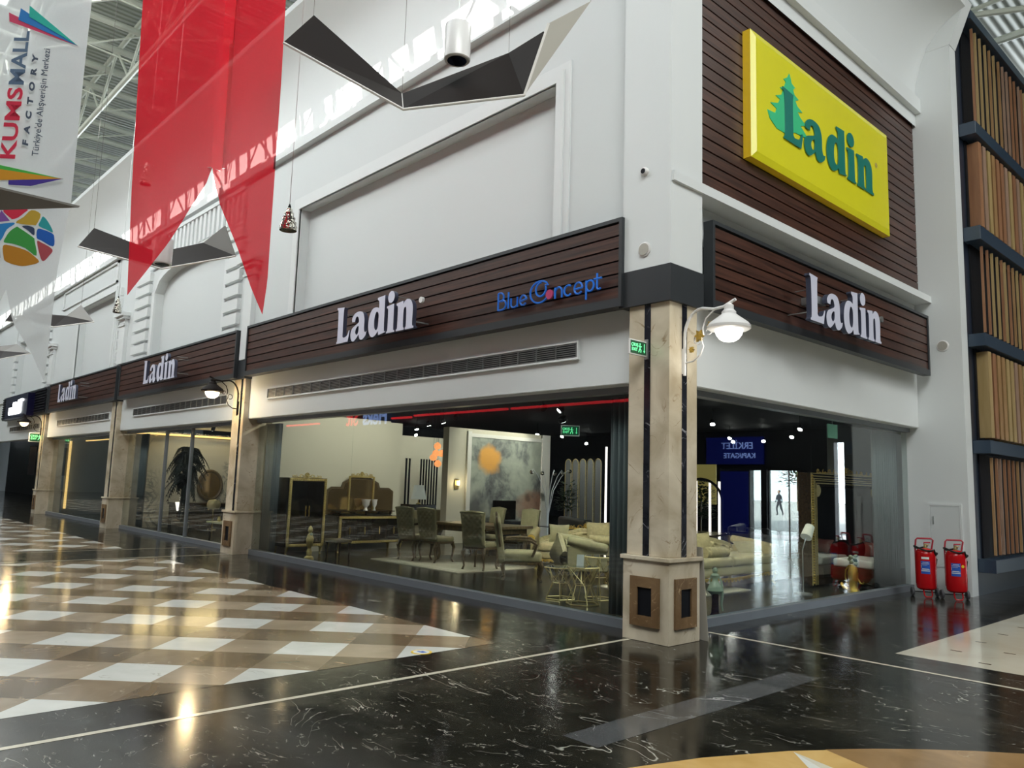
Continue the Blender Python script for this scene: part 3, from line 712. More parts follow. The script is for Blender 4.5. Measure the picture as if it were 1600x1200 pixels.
# ------------------------------------------------------------------ wood signs
LET = {
 'L': [cr([(.0, 0, 1), (.66, 0, 1), (.74, .30, 1), (.69, .30, 1), (.60, .17), (.42, .13), (.35, .17, 1), (.35, .80), (.38, .97, 1), (-.03, 1.0, 1), (-.03, .95, 1), (.04, .84), (.05, .14), (.0, .04, 1)])],
 'a': [cr([(.80, .20), (.84, .03), (.98, -.03), (1.14, .05), (1.24, .13, 1), (1.32, .0), (1.46, -.02), (1.62, .07), (1.67, .18, 1), (1.58, .16), (1.53, .26), (1.52, .52), (1.42, .70), (1.20, .75), (.98, .71), (.85, .60), (.86, .50, 1), (1.02, .49, 1), (1.06, .60), (1.16, .62), (1.22, .54), (1.22, .46), (1.06, .40), (.88, .33)]), cr([(1.22, .36), (1.22, .20), (1.14, .13), (1.06, .20), (1.10, .31)])],
 'd': [cr([(1.74, .34), (1.80, .10), (1.96, -.02), (2.14, .02), (2.26, .11, 1), (2.28, .0, 1), (2.62, .04, 1), (2.62, .08, 1), (2.56, .14), (2.55, 1.0, 1), (2.18, .98, 1), (2.18, .93, 1), (2.26, .86), (2.26, .70, 1), (2.14, .74), (1.94, .72), (1.80, .58)]), cr([(2.26, .52), (2.25, .24), (2.17, .14), (2.07, .22), (2.05, .42), (2.10, .58), (2.18, .62)])],
 'i': [cr([(2.68, .0, 1), (3.08, .0, 1), (3.08, .05, 1), (3.02, .10), (3.01, .72, 1), (2.66, .69, 1), (2.66, .64, 1), (2.73, .58), (2.73, .10), (2.68, .05, 1)]), cr([(2.70, .90), (2.75, .79), (2.86, .76), (2.97, .80), (3.02, .91), (2.97, 1.02), (2.86, 1.06), (2.75, 1.02)])],
 'n': [cr([(3.15, .0, 1), (3.53, .0, 1), (3.53, .05, 1), (3.48, .10), (3.48, .48), (3.54, .56), (3.60, .50), (3.61, .10), (3.57, .05, 1), (3.57, .0, 1), (3.97, .0, 1), (3.97, .05, 1), (3.90, .10), (3.90, .52), (3.80, .70), (3.64, .75), (3.52, .71), (3.46, .65, 1), (3.44, .73, 1), (3.13, .70, 1), (3.13, .65, 1), (3.20, .58), (3.20, .10), (3.15, .05, 1)])],
}
def ladin(parent, loc, face, h, wid, depth, mats, standoff):
    sx = wid/4.0/h
    for k in 'Ladin':
        loops = [[(x*sx, y) for x, y in lp] for lp in LET[k]]
        shape2d('letter', loops, depth, mats, loc, face, parent, h)
def plank_sign(name, lab, face, u0, u1, z0, z1, front, depth, wide=None, group=None):
    t = thing(name, lab, 'sign', (0, 0, 0), group=group)
    def bx(b, a0, a1, d0, d1, za, zb, m=0):
        if face == '-y': b.box(a0, a1, front+d0, front+d1, za, zb, m)
        else: b.box(front-d1, front-d0, a0, a1, za, zb, m)
    fr = .045
    b = MB(); bx(b, u0, u0+fr, -.01, depth, z0, z1); bx(b, u1-fr, u1, -.01, depth, z0, z1); bx(b, u0+fr, u1-fr, -.01, depth, z1-fr, z1); bx(b, u0+fr, u1-fr, -.01, depth, z0, z0+.10)
    b.build('frame', ['charcoal'], t)
    b = MB(); bx(b, u0+fr, u1-fr, .035, depth, z0+.1, z1-fr); b.build('backing', ['black'], t)
    b = MB(); n = round((z1-z0-.14)/.152); p = (z1-z0-.1-fr)/n
    for k in range(n):
        bx(b, u0+fr, u1-fr, .012, .034, z0+.1+k*p, z0+.1+(k+1)*p-.022)
    b.build('planks', ['plank_x' if face == '-y' else 'plank_y'], t)
    return t
def rods(parent, face, pts, ln):
    for u, z in pts:
        b = MB()
        if face == '-y': b.tube([(u, -.27, z), (u+.03, 0, z)], .008, 5)
        else: b.tube([(.27, u, z), (0, u+.03, z)], .008, 5)
        b.build('mounting_rod', ['steel'], parent)
s1 = plank_sign('wood_sign_board', 'long wood sign over the big left window with white Ladin and blue Blue Concept lettering', '-y', -10.62, -.64, 3.65, 4.70, -.04, .16)
ladin(s1, (-6.48, -.28, 3.82), '-y', .61, 2.2, .07, ['letter', 'letter_side'], .25)
rods(s1, '-y', ((-6.3, 4.3), (-5.8, 3.95), (-5.1, 4.2), (-4.85, 4.38), (-4.45, 3.95), (-4.35, 3.92)), 0)
b = MB(); b.lathe([(.045, 0), (.045, .04)], n=16); b.build('registered_mark', ['label_white'], s1, loc=(-4.17, -.26, 4.22), rot=(PI/2, 0, 0))
# Blue Concept, drawn as thin tube lettering
bcw = MB(); bcz = 3.88
def st_(pts, r=.013): bcw.tube([(-2.72+x, -.09, bcz+z) for x, z in pts], r, 5)
def ar(cx, cz, rx, rz, a0, a1, n=12): return [(cx+rx*math.cos(math.radians(a0+(a1-a0)*i/n)), cz+rz*math.sin(math.radians(a0+(a1-a0)*i/n))) for i in range(n+1)]
st_([(.02, 0), (.02, .23)]); st_([(.02, .23)]+ar(.07, .17, .055, .06, 90, -60)+[(.04, .12)]); st_([(.04, .12)]+ar(.10, .065, .07, .065, 80, -90)+[(.02, 0)])
st_([(.22, 0), (.22, .22)]); st_([(.27, .13)]+ar(.33, .05, .06, .05, 180, 360)+[(.39, .13)]); st_([(.39, .13), (.39, 0)])
st_([(.44, .06), (.56, .08)]+ar(.50, .07, .06, .065, 10, 320))
st_(ar(.80, .13, .17, .14, -40, -330, 18)+ar(.82, .16, .09, .09, 30, -270, 14))
st_([(1.07, 0), (1.07, .14)]); st_([(1.07, .09)]+ar(1.13, .08, .055, .055, 150, 0)+[(1.185, 0)])
st_(ar(1.29, .07, .065, .065, 50, 310)); st_([(1.39, .06), (1.52, .07)]+ar(1.455, .07, .065, .07, 5, 320))
st_([(1.58, .14), (1.58, -.09)]); st_(ar(1.64, .07, .06, .065, 180, -180, 16)); st_([(1.75, .20), (1.75, .05)]+ar(1.78, .04, .03, .035, 180, 320)); st_([(1.70, .135), (1.82, .135)])
bcw.build('blue_lettering', ['blue_letter'], s1)
dsc = MB(); dsc.lathe([(.062, 0), (.062, .02)], n=20); dsc.build('pink_disc', ['pink'], s1, loc=(-2.72+.975, -.08, bcz+.07), rot=(PI/2, 0, 0))
s2 = plank_sign('wood_sign_board', 'wood plank sign with white Ladin letters, second along the left corridor above the palm window', '-y', -19.02, -11.12, 3.65, 4.68, -.04, .16)
ladin(s2, (-15.9, -.33, 3.83), '-y', .60, 2.2, .07, ['letter', 'letter_side'], .25)
rods(s2, '-y', ((-13.9, 4.35), (-13.8, 4.28), (-13.8, 3.95)), 0)
s3 = plank_sign('wood_sign_board', 'reddish wood plank sign with small-looking white Ladin letters, third along the left corridor', '-y', -27.1, -19.3, 3.65, 4.66, -.04, .16)
ladin(s3, (-24.3, -.35, 3.83), '-y', .60, 2.2, .07, ['letter', 'letter_side'], .25)
rods(s3, '-y', ((-22.2, 4.35), (-22.1, 4.25), (-22.2, 3.9)), 0)
s4 = thing('lit_sign_board', 'black slatted sign with a glowing blue-edged white logo box, far left', 'sign', (0, 0, 0))
MB().box(-35.3, -27.5, -.02, .14, 3.65, 4.64).build('frame', ['charcoal'], s4)
b = MB()
for k in range(9): b.box(-35.2, -27.6, -.07, -.02, 3.72+k*.1, 3.77+k*.1)
b.build('slats', ['black'], s4)
MB().box(-33.2, -29.2, -.3, -.06, 3.62, 4.5).build('light_box', ['sign_black'], s4)
b = MB(); b.box(-32.3, -30.4, -.34, -.3, 3.75, 4.05).box(-31.6, -31.1, -.34, -.3, 4.05, 4.24).box(-30.7, -30.3, -.34, -.3, 3.8, 4.3).box(-30.3, -30.0, -.34, -.3, 4.22, 4.32)
b.build('logo', ['sign_white'], s4, bevel=.05, segs=2)
s5 = plank_sign('wood_sign_board', 'wood plank sign with white Ladin letters over the right window', '+x', .80, 7.53, 3.68, 4.73, .01, .12)
ladin(s5, (.28, 2.57, 3.80), '+x', .61, 2.2, .07, ['letter', 'letter_side'], .25)
rods(s5, '+x', ((2.75, 4.25), (2.55, 3.9), (3.3, 4.1), (4.0, 4.35)), 0)
MB().box(-.25, -.11, 1.0, 7.3, 3.9, 4.5).build('mounting_batten', ['charcoal'], s5)
b = MB()
for k, (u, z0, z1) in enumerate(((2.95, 4.1, 4.2),)): b.box(.0, .22, u, u+.25, z0, z1)
b.build('bracket', ['steel'], s5)
b = MB(); b.lathe([(.045, 0), (.045, .03)], n=16); b.build('registered_mark', ['steel'], s5, loc=(.25, 4.9, 4.2), rot=(PI/2, 0, PI/2))
# big plank wall panel and yellow sign
t = thing('wood_wall_cladding', 'tall dark walnut plank cladding behind the yellow sign, upper right', 'wall panel')
b = MB(); b.box(-.25, -.2, .58, 7.64, 5.0, 8.53); b.build('backing', ['black'], t)
b = MB(); z = 5.08
while z < 8.52:
    b.box(-.2, -.17, .6, 7.63, z, min(z+.133, 8.525)); z += .155
b.build('planks', ['plank_y'], t)
ys = thing('yellow_sign', 'large yellow sign reading Ladin in dark green with a light green fir tree', 'sign')
y0, y1, z0, z1 = 1.80, 6.16, 5.85, 7.60
b = MB(); b.box(-.17, -.06, y0, y1, z0, z1); b.build('box', ['yellow_side'], ys)
b = MB(); e = .09
b.hexa([(-.06, y0, z0), (-.03, y0+e, z0+e), (-.06, y1, z0), (-.03, y1-e, z0+e), (-.06, y0, z1), (-.03, y0+e, z1-e), (-.06, y1, z1), (-.03, y1-e, z1-e)])
b.build('face', ['yellow'], ys)
tree = [(2.76, 7.34), (2.70, 7.26), (2.60, 7.20), (2.66, 7.18), (2.62, 7.10), (2.50, 7.04), (2.58, 7.03), (2.54, 6.95), (2.38, 6.88), (2.50, 6.87), (2.44, 6.79), (2.24, 6.73), (2.40, 6.70), (2.36, 6.62), (2.16, 6.60), (2.22, 6.50), (2.40, 6.42), (2.66, 6.43), (2.9, 6.53), (3.27, 6.56), (3.18, 6.62), (3.06, 6.68), (3.22, 6.74), (3.06, 6.80), (2.98, 6.86), (3.12, 6.90), (2.98, 6.94), (2.92, 7.0), (3.02, 7.05), (2.90, 7.08), (2.86, 7.14), (2.92, 7.19), (2.82, 7.22), (2.80, 7.28)]
# the glyph frame stands upright; the tree is given in wall coordinates
tr = shape2d('fir_tree', [[(a-2.57, c-6.34) for a, c in tree]], .008, ['green_light'], (-.024, 2.57, 6.34), '+x', ys)
ladin(ys, (-.014, 2.57, 6.34), '+x', .73, 2.9, .012, ['green_dark', 'green_dark'], 0)
text('registered_mark', '®', .12, 'old_gold', (-.02, 5.55, 6.85), '+x', ys, extrude=.002)

# ------------------------------------------------------------------ vent grilles
def grille(x0, x1, z0, z1, lab):
    t = thing('air_vent', lab, 'vent', (0, 0, 0), group='long air vents above the left windows')
    MB().box(x0, x1, .185, .2, z0, z1).build('backing', ['charcoal'], t)
    b = MB(); b.box(x0-.02, x1+.02, .16, .2, z0-.025, z0); b.box(x0-.02, x1+.02, .16, .2, z1, z1+.02); b.box(x0-.02, x0, .16, .2, z0, z1); b.box(x1, x1+.02, .16, .2, z0, z1); b.build('frame', ['white'], t)
    b = MB(); n = 7
    for k in range(n):
        z = z0+(z1-z0)*(k+.5)/n
        b.hexa([(x0, .165, z-.006), (x1, .165, z-.006), (x0, .184, z+.002), (x1, .184, z+.002), (x0, .165, z), (x1, .165, z), (x0, .184, z+.008), (x1, .184, z+.008)])
    x = x0
    while x < x1:
        b.box(x, x+.006, .163, .184, z0, z1); x += .35
    b.build('slats', ['steel'], t)
grille(-9.92, -1.5, 3.17, 3.355, 'long grey slatted air vent above the big left window')
grille(-18.2, -11.9, 3.17, 3.355, 'slatted air vent under the second sign, behind the dark lantern')
grille(-26.5, -20.4, 3.17, 3.355, 'slatted air vent under the third sign')
grille(-34.5, -29, 3.17, 3.355, 'farthest slatted air vent, under the glowing blue sign')

# ------------------------------------------------------------------ windows
def window(name, face, plane, u0, u1, zt, mulls, pane_edges):
    root = thing(name, None, None); root['kind'] = 'structure'
    def bx(b, a0, a1, d0, d1, za, zb):
        if face == '-y': b.box(a0, a1, plane+d0, plane+d1, za, zb)
        else: b.box(plane-d1, plane-d0, a0, a1, za, zb)
    b = MB(); bx(b, u0, u1, -.05, .08, 0, .10); bx(b, u0, u1, -.06, .09, zt, zt+.16)
    for m_ in mulls: bx(b, m_-.035, m_+.035, -.03, .04, .1, zt)
    b.build('frame', ['grey_metal'], root)
    E = [u0]+pane_edges+[u1]
    for a, c in zip(E[:-1], E[1:]):
        b = MB(); bx(b, a+.003, c-.003, 0, .01, .1, zt); b.build('glass_pane', ['glass'], root)
    return root
window('window_1', '-y', .45, -10.78, -.58, 2.72, [], [-7.05, -3.89])
window('window_2', '+x', -.46, .56, 7.65, 2.72, [], [4.1])
window('window_3', '-y', .45, -19.3, -11.36, 2.72, [-16.2, -14.45], [-16.2, -14.45])
window('window_4', '-y', .45, -27.9, -19.9, 2.72, [], [-23.5])
U('ceiling', ['white'], lambda b: (b.box(-62, -.3, .21, .5, 2.79, 2.9), b.box(-.5, -.262, .3, 7.65, 2.79, 2.85)))
def curtain(loc, w, rz, lab):
    t = MB(); n = 60
    t.grid(lambda u, v: (u*w, .035*math.sin(u*w*2*PI/.085), .1+v*2.6), n, 1)
    o = t.build('curtain', ['curtain'], None, smooth=True, solid=.006); o.location = loc; o.rotation_euler = (0, 0, rz)
    return tag(o, lab, 'curtain', 'gathered grey curtains at the window ends')
curtain((-10.75, .62, 0), .62, 0, 'gathered grey curtain at the left end of the big left window')
curtain((-1.32, .62, 0), .62, 0, 'gathered dark grey curtain beside the near corner column, left window')
curtain((-.62, 6.6, 0), .98, PI/2, 'gathered grey curtain at the right end of the right window, near the red extinguishers')
curtain((-19.2, .62, 0), 1.1, 0, 'gathered grey curtain at the left end of the palm window')
curtain((-27.8, .62, 0), 1.0, 0, 'gathered grey curtain at the left end of the yellow lit window')

# ------------------------------------------------------------------ lanterns
def lantern(loc, rz, lab, metal, glow, stars, warm, ener):
    t = thing('wall_lantern', lab, 'lantern', loc, rz)     # local +x points away from the wall, origin on the wall at the foot of the rod
    b = MB(); b.tube([(.03, 0, .0), (.03, 0, .42)]+[(.03+.22*(1-math.cos(a)), 0, .42+.30*math.sin(a)) for a in [PI/2*k/8 for k in range(1, 9)]]+[(.4, 0, .69), (.52, 0, .70), (.66, 0, .76)], .017, 8); b.build('arm', [metal], t, smooth=True)
    b = MB()
    b.tube([(.52, 0, .70), (.40, 0, .68), (.30, 0, .60), (.26, 0, .50), (.27, 0, .42)], .009, 6)
    b.tube([(.03, 0, .14), (.14, 0, .15), (.23, 0, .21), (.27, 0, .30), (.24, 0, .38)], .009, 6)
    b.tube(arc((.20, 0, .38), .05, 0, 1.7*PI, 12), .007, 5); b.tube(arc((.34, 0, .46), .035, PI, -.7*PI, 12), .007, 5)
    b.build('scroll', [metal], t, smooth=True)
    MB().box(.0, .03, -.012, .012, .02, .30).build('wall_plate', [metal], t)
    if stars:
        for (x, z, r) in ((.22, .42, .052), (.36, .52, .035), (.12, .28, .026)):
            b = MB(); pts = []
            for k in range(12):
                q = r*(1.15 if k % 2 == 0 else .6); pts.append((x+q*math.cos(PI*k/6), z+q*1.2*math.sin(PI*k/6)))
            b.prism(pts, lambda p, d: (p[0], d, p[1]), -.02, .02); b.build('star', ['gold'], t)
    b = MB(); b.lathe([(.03, .72), (.05, .705), (.05, .66), (.075, .635), (.075, .61), (.12, .575), (.20, .515), (.225, .48), (.222, .455), (.20, .44), (.145, .44)], (.58, 0, 0), 28, cap=False); b.build('hood', [metal], t, smooth=True)
    b = MB(); b.lathe([(.02, .315), (.06, .322), (.10, .345), (.13, .385), (.145, .43), (.14, .48), (.09, .53)], (.58, 0, 0), 24); b.build('globe', [glow], t, smooth=True)
    light('lantern_bulb', 'POINT', (.58, 0, .27), ener, warm, parent=t, shadow_soft_size=.1)
    return t
lantern((0-.03, .27, 2.83), 0, 'glowing white scroll wall lantern with gold stars on the near corner column', 'lamp_white', 'globe', True, (1, .95, .85), 10)
lantern((-11.0, .06, 2.85), -PI/2, 'dark wrought iron scroll lantern glowing over the corridor beside the second sign', 'fold', 'globe_soft', False, (1, .75, .42), 55)
lantern((-28.2, .06, 2.85), -PI/2, 'dark scroll lantern with warm glow, far left under the blue lit sign', 'fold', 'globe_warm', False, (1, .72, .36), 60)

# exit signs
def exit_sign(loc, rz, lab, name='exit_sign'):
    t = thing(name, lab, 'exit sign', loc, rz)       # local x along the sign (reads left to right), faces -y
    MB().box(0, .30, -.012, .012, 0, .17).build('frame', ['lamp_white'], t, bevel=.004, segs=1)
    MB().box(.015, .285, -.016, -.010, .015, .155).build('panel', ['exit_green'], t)
    text('lettering', 'ÇIKIŞ', .048, 'exit_glow', (.022, -.018, .095), '-y', t, extrude=.001, bold=.001)
    text('lettering', 'EXIT', .048, 'exit_glow', (.030, -.018, .045), '-y', t, extrude=.001, bold=.001)
    b = MB(); b.ball((.172, -.018, .128), .010, (1, .2, 1)); b.tube([(.168, -.018, .118), (.172, -.018, .08), (.188, -.018, .06), (.186, -.018, .035)], .006, 5); b.tube([(.172, -.018, .08), (.158, -.018, .06), (.15, -.018, .036)], .006, 5); b.tube([(.150, -.018, .095), (.168, -.018, .108), (.186, -.018, .095), (.196, -.018, .102)], .005, 5)
    b.build('running_figure', ['exit_glow'], t)
    b = MB(); b.box(.243, .251, -.019, -.016, .06, .135); b.prism([(.232, .06), (.262, .06), (.247, .035)], lambda p, d: (p[0], d, p[1]), -.019, -.016); b.build('arrow', ['exit_glow'], t)
    return t
e1 = exit_sign((-.32, -.30, 3.03), PI/2, 'small green exit sign jutting from the near corner column')
MB().box(.30, .33, -.02, .02, -.02, .20).build('mount', ['steel'], e1)

# ------------------------------------------------------------------ hanging things in the hall
def folded(name, lab, faces, rimpaths, loc=(0, 0, 0), group='folded hanging ceiling panels'):
    t = thing(name, lab, 'ceiling panel', loc, group=group)
    for nme, pts, mt in faces:
        b = MB(); b.face(pts, 0); b.build(nme, [mt], t, solid=.02)
    b = MB()
    for p in rimpaths: b.tube(p, .014, 6)
    b.build('rim', ['fold_rim'], t)
    return t
A = [(-1.892, -3.706, 5.792), (-2.368, -3.172, 6.53), (-1.543, -2.543, 5.572), (-0.987, -2.889, 5.091), (-0.898, -1.653, 6.136), (-0.335, -1.936, 5.357), (-0.426, -1.6, 6.205), (-0.189, -1.773, 6.115), (-0.015, -1.353, 6.47)]
p1_ = folded('folded_panel', 'large dark folded winged panel with pale edge hanging beside the red flag', [
    ('left_wing', [A[0], A[1], A[2], A[3]], 'fold'), ('right_wing', [A[3], A[2], A[4], A[5]], 'fold'), ('back_fold', [A[4], A[6], A[5]], 'fold'), ('pale_tip', [A[5], A[7], A[8]], 'fold_light')],
    [[A[0], A[3], A[5]], [A[3], A[2]], [A[5], A[7]]])
B_ = [(-8.87, -3.723, 5.191), (-9.752, -3.306, 5.794), (-8.819, -2.508, 5.352), (-7.975, -2.693, 4.874), (-8.473, -1.883, 5.599), (-7.344, -1.766, 5.171), (-7.808, -1.791, 5.782)]
p2_ = folded('folded_panel', 'dark folded winged panel half hidden behind the tails of the red flag', [
    ('left_wing', [B_[0], B_[1], B_[2], B_[3]], 'fold'), ('right_wing', [B_[3], B_[2], B_[4], B_[5]], 'fold'), ('grey_tip', [B_[4], B_[6], B_[5]], 'fold_grey')], [[B_[0], B_[3], B_[5]]])
K_ = [(-15.971, -2.459, 4.979), (-17.333, -2.543, 5.483), (-16.585, -1.778, 5.723), (-15.526, -1.715, 5.167), (-16.634, -2.068, 5.402), (-16.849, -3.161, 5.23)]
p3_ = folded('folded_panel', 'small dark folded panel with grey tip just right of the white banner tail', [
    ('left_wing', [K_[5], K_[1], K_[4], K_[0]], 'fold'), ('right_wing', [K_[0], K_[4], K_[3]], 'fold'), ('grey_tip', [K_[4], K_[2], K_[3]], 'fold_grey')], [[K_[5], K_[0], K_[3]]])
Q_ = [(-23.233, -2.294, 4.934), (-24.801, -2.591, 5.379), (-23.995, -1.751, 5.557), (-22.578, -1.622, 5.138), (-24.071, -2.08, 5.291)]
p4_ = folded('folded_panel', 'far grey folded panel at the left edge under the banner tail', [
    ('dark_wing', [Q_[0], Q_[1], Q_[4], Q_[3]], 'fold'), ('grey_tip', [Q_[1], Q_[2], Q_[3], Q_[4]], 'fold_grey')], [[Q_[0], Q_[3]]])
T_ = [(-25.372, -1.928, 6.464), (-25.785, -1.708, 6.866), (-25.129, -1.658, 6.433)]
p5_ = folded('folded_panel', 'tiny dark triangular folded panel, farthest and highest at the left edge', [('wing', T_, 'fold')], [[T_[0], T_[2]]])
V_ = [(-2.553, -6.156, 3.954), (-2.253, -5.804, 3.807), (-1.835, -5.326, 3.68), (-3.183, -6.062, 3.774)]
p6_ = folded('folded_panel', 'grey-brown pointed panel tip in front of the gap between the two white banners', [('wing', V_, 'fold_grey')], [])
# wires of the panels
for own, pts in ((p1_, (A[1], A[2], A[4], A[8])), (p2_, (B_[1], B_[2], B_[6])), (p3_, (K_[1], K_[2])), (p4_, (Q_[1], Q_[2])), (p5_, (T_[1],)), (p6_, (V_[3], V_[0]))):
    for p in pts:
        MB().tube([p, (p[0], p[1], 13.0)], .003, 4).build('wire', ['fold_grey'], own)
def can(loc, lab):
    t = thing('cylinder_downlight', lab, 'lamp', loc, group='white cylinder lamps hanging in the hall')
    MB().lathe([(.118, 0), (.128, .01), (.128, .36), (.12, .37), (.02, .375)], n=32).build('body', ['lamp_white'], t, smooth=True)
    MB().lathe([(.095, -.004), (.095, .004)], n=28).build('lens', ['lens'], t)
    MB().tube([(0, 0, .37), (0, 0, 13.0-loc[2])], .005, 5).build('cable', ['steel'], t)
can((-.756, -2.451, 5.67), 'white cylinder lamp with dark lens hanging above the large folded panel')
can((-6.33, -3.226, 4.52), 'white cylinder lamp hanging in front of the folded panel between the flag tails')
def pend(loc, lab, h=.28, mat='chrome'):
    t = thing('crinkled_pendant', lab, 'pendant lamp', loc, group='crinkled metal pendants')
    b = MB(); pr_ = [(.098, 0), (.102, .05), (.085, .06), (.088, .10), (.070, .11), (.074, .155), (.055, .165), (.055, .21), (.040, .22), (.034, .255), (.012, .28)]
    b.lathe([(r, z*h/.28) for r, z in pr_], n=18, cap=False); b.build('shade', [mat], t)
    MB().lathe([(.014, h-.01), (.02, h), (.004, h+.04)], n=10).build('cap', ['black'], t)
    MB().tube([(0, 0, h+.03), (0, 0, 13.0-loc[2])], .0035, 4).build('cable', ['steel'], t)
pend((-3.269, -2.858, 4.42), 'crinkled silver pendant hanging right of the red flag')
pend((-15.33, -1.28, 5.44), 'crinkled silver pendant hanging left of the red flag tail, above the third sign', .38)
pend((-9.48, -2.62, 6.72), 'crinkled pendant seen faintly through the red flag', .42)

# ------------------------------------------------------------------ flag and banners
def hang(nme, lab, cat, loc, ang, outline, mat, inner=None, fold=.0, kids_=()):
    """outline in (s, z) on the vertical plane through loc, s along ang"""
    t = thing(nme, lab, cat, loc, ang)
    return t
FA = math.atan2(.73326816, .67993956)
fg = thing('red_flag', 'large translucent red swallow-tailed flag with a centre crease hanging in the hall', 'flag', (-3.4, -4.59, 0), FA)
out = [(-.02, 8.6), (.004, 6.523), (.041, 5.457), (.077, 4.425), (.132, 3.349), (.279, 3.563), (.487, 3.901), (.699, 4.309), (.825, 4.516), (.875, 4.708)]
outR = [(.915, 4.451), (1.031, 4.219), (1.185, 3.889), (1.358, 3.465), (1.493, 3.195), (1.52, 3.536), (1.519, 4.47), (1.517, 5.643), (1.501, 6.57), (1.49, 8.6)]
def strip(b, L, R, n=10, wav=0):
    """cloth between two polylines that are sampled at equal heights"""
    for i in range(len(L)-1):
        for k in range(n):
            u0, u1 = k/n, (k+1)/n
            q = []
            for (a, c, u) in ((L[i], R[i], u0), (L[i], R[i], u1), (L[i+1], R[i+1], u1), (L[i+1], R[i+1], u0)):
                s_ = a[0]+(c[0]-a[0])*u; z_ = a[1]+(c[1]-a[1])*u; q.append((s_, wav*math.sin(s_*9+z_*.7)+(.10*math.exp(-((s_-.93)/.035)**2) if wav else 0), z_))
            b.face(q)
def interp(poly, z):
    for (a, c) in zip(poly[:-1], poly[1:]):
        if min(a[1], c[1])-1e-6 <= z <= max(a[1], c[1])+1e-6 and abs(a[1]-c[1]) > 1e-9: return a[0]+(c[0]-a[0])*(z-a[1])/(c[1]-a[1])
    return None
b = MB()
Lo = [(-.02, 8.6), (.004, 6.523), (.041, 5.457), (.077, 4.425), (.132, 3.349)]; Li = [(.875, 4.708), (.825, 4.516), (.699, 4.309), (.487, 3.901), (.279, 3.563), (.132, 3.349)]
Ri = [(.875, 4.708), (.915, 4.451), (1.031, 4.219), (1.185, 3.889), (1.358, 3.465), (1.493, 3.195)]; Ro = [(1.49, 8.6), (1.501, 6.57), (1.517, 5.643), (1.519, 4.47), (1.52, 3.536), (1.493, 3.195)]
zs = [8.6-(8.6-4.708)*i/14 for i in range(15)]
strip(b, [(interp(Lo, z), z) for z in zs], [(interp(Ro, z), z) for z in zs], 40, .012)
zs = [4.708-(4.708-3.351)*i/16 for i in range(17)]
strip(b, [(interp(Lo, z), z) for z in zs], [(interp(Li, z), z) for z in zs], 14, .012)
zs = [4.708-(4.708-3.20)*i/16 for i in range(17)]
strip(b, [(interp(Ri, z), z) for z in zs], [(interp(Ro, z) if interp(Ro, z) is not None else 1.5, z) for z in zs], 14, .012)
bmesh.ops.remove_doubles(b.bm, verts=b.bm.verts, dist=.0005)
fo = b.build('cloth', ['red_flag'], fg, smooth=True)
MB().tube([(-.05, 0, 8.62), (1.53, 0, 8.62)], .02, 8).build('top_rod', ['steel'], fg)
MB().tube([(.1, 0, 8.62), (.1, 0, 12.9)], .004, 4).build('wire', ['steel'], fg); MB().tube([(1.4, 0, 8.62), (1.4, 0, 12.9)], .004, 4).build('wire', ['steel'], fg)
BA = math.atan2(.73073545, .68266075)
bn = thing('white_banner', 'white hanging banner with sideways KUMSMALL FACTORY lettering and coloured wedges', 'banner', (-5.34, -5.58, 0), BA)
b = MB(); b.grid(lambda u, v: (-.45+u*1.52, .012*math.sin(u*9+v*5), 4.47+v*4.5), 24, 12)
b.bm.verts.ensure_lookup_table()
b.build('cloth', ['banner'], bn, smooth=True)
def flatm(parent, nme, poly, mat, d=-.022, zoff=0):
    b = MB(); b.prism(poly, lambda p, q: (p[0], q, p[1]), d-.002, d); return b.build(nme, [M[mat] if isinstance(mat, str) and mat in M else mat], parent)
def pc(n_, h): 
    M[n_] = plain(n_, hx(h), .6); return n_
for n_, h in (('print_pink', 'd94a6e'), ('print_blue', '2f7fc8'), ('print_teal', '2fb8a8'), ('print_green', '4cb84c'), ('print_orange', 'd99a2c'), ('print_violet', '4a3a96'), ('print_slate', '5f7690'), ('print_ink', '4a5668'), ('print_red', 'd8334f'), ('print_ochre', 'c4a43c'), ('print_cyan', '2ea0a4'), ('print_purple', '8456a4'), ('print_sky', '3088cc'), ('print_leaf', '42a04c'), ('print_navy', '3a4a66'), ('print_cobalt', '2462bc'), ('print_rose', 'b05058'), ('print_amber', 'c08428'), ('print_plum', '4a3058')): pc(n_, h)
flatm(bn, 'wedge', [(.141, 6.79), (.159, 6.68), (.978, 6.40)], 'print_pink', -.022)
flatm(bn, 'wedge', [(.275, 6.844), (.262, 6.70), (.978, 6.40)], 'print_blue', -.026)
flatm(bn, 'wedge', [(.374, 6.878), (.385, 6.74), (.978, 6.40)], 'print_teal', -.030)
flatm(bn, 'wedge', [(-.1, 5.03), (.973, 4.819), (-.1, 4.80), (-.1, 4.9)], 'print_green', -.022)
flatm(bn, 'wedge', [(.237, 4.915), (.973, 4.819), (.243, 4.783)], 'print_orange', -.026)
flatm(bn, 'wedge', [(.367, 4.785), (.973, 4.819), (.62, 4.725), (.372, 4.734)], 'print_violet', -.03)
R90 = (PI/2, -PI/2, 0)
def vtext(parent, body, s_, z_, size, mat, length, bold=0, shear=0, sp=1.0):
    o = text('lettering', body, size, mat, (s_, -.03, z_), '-y', parent, .002, bold=bold, shear=shear, spacing=sp, rot=(0, 0, 0))
    xs = [v.co.x for v in o.data.vertices]; k = length/(max(xs)-min(xs))
    for v in o.data.vertices: v.co.x *= k
    o.rotation_mode = 'QUATERNION'
    o.rotation_quaternion = Matrix(((0, -1, 0), (0, 0, -1), (1, 0, 0))).to_quaternion()
    return o
vtext(bn, 'KUMS', .405, 5.02, .235, 'print_red', .84, .005)
vtext(bn, 'MALL', .405, 5.90, .235, 'print_slate', .65, .005)
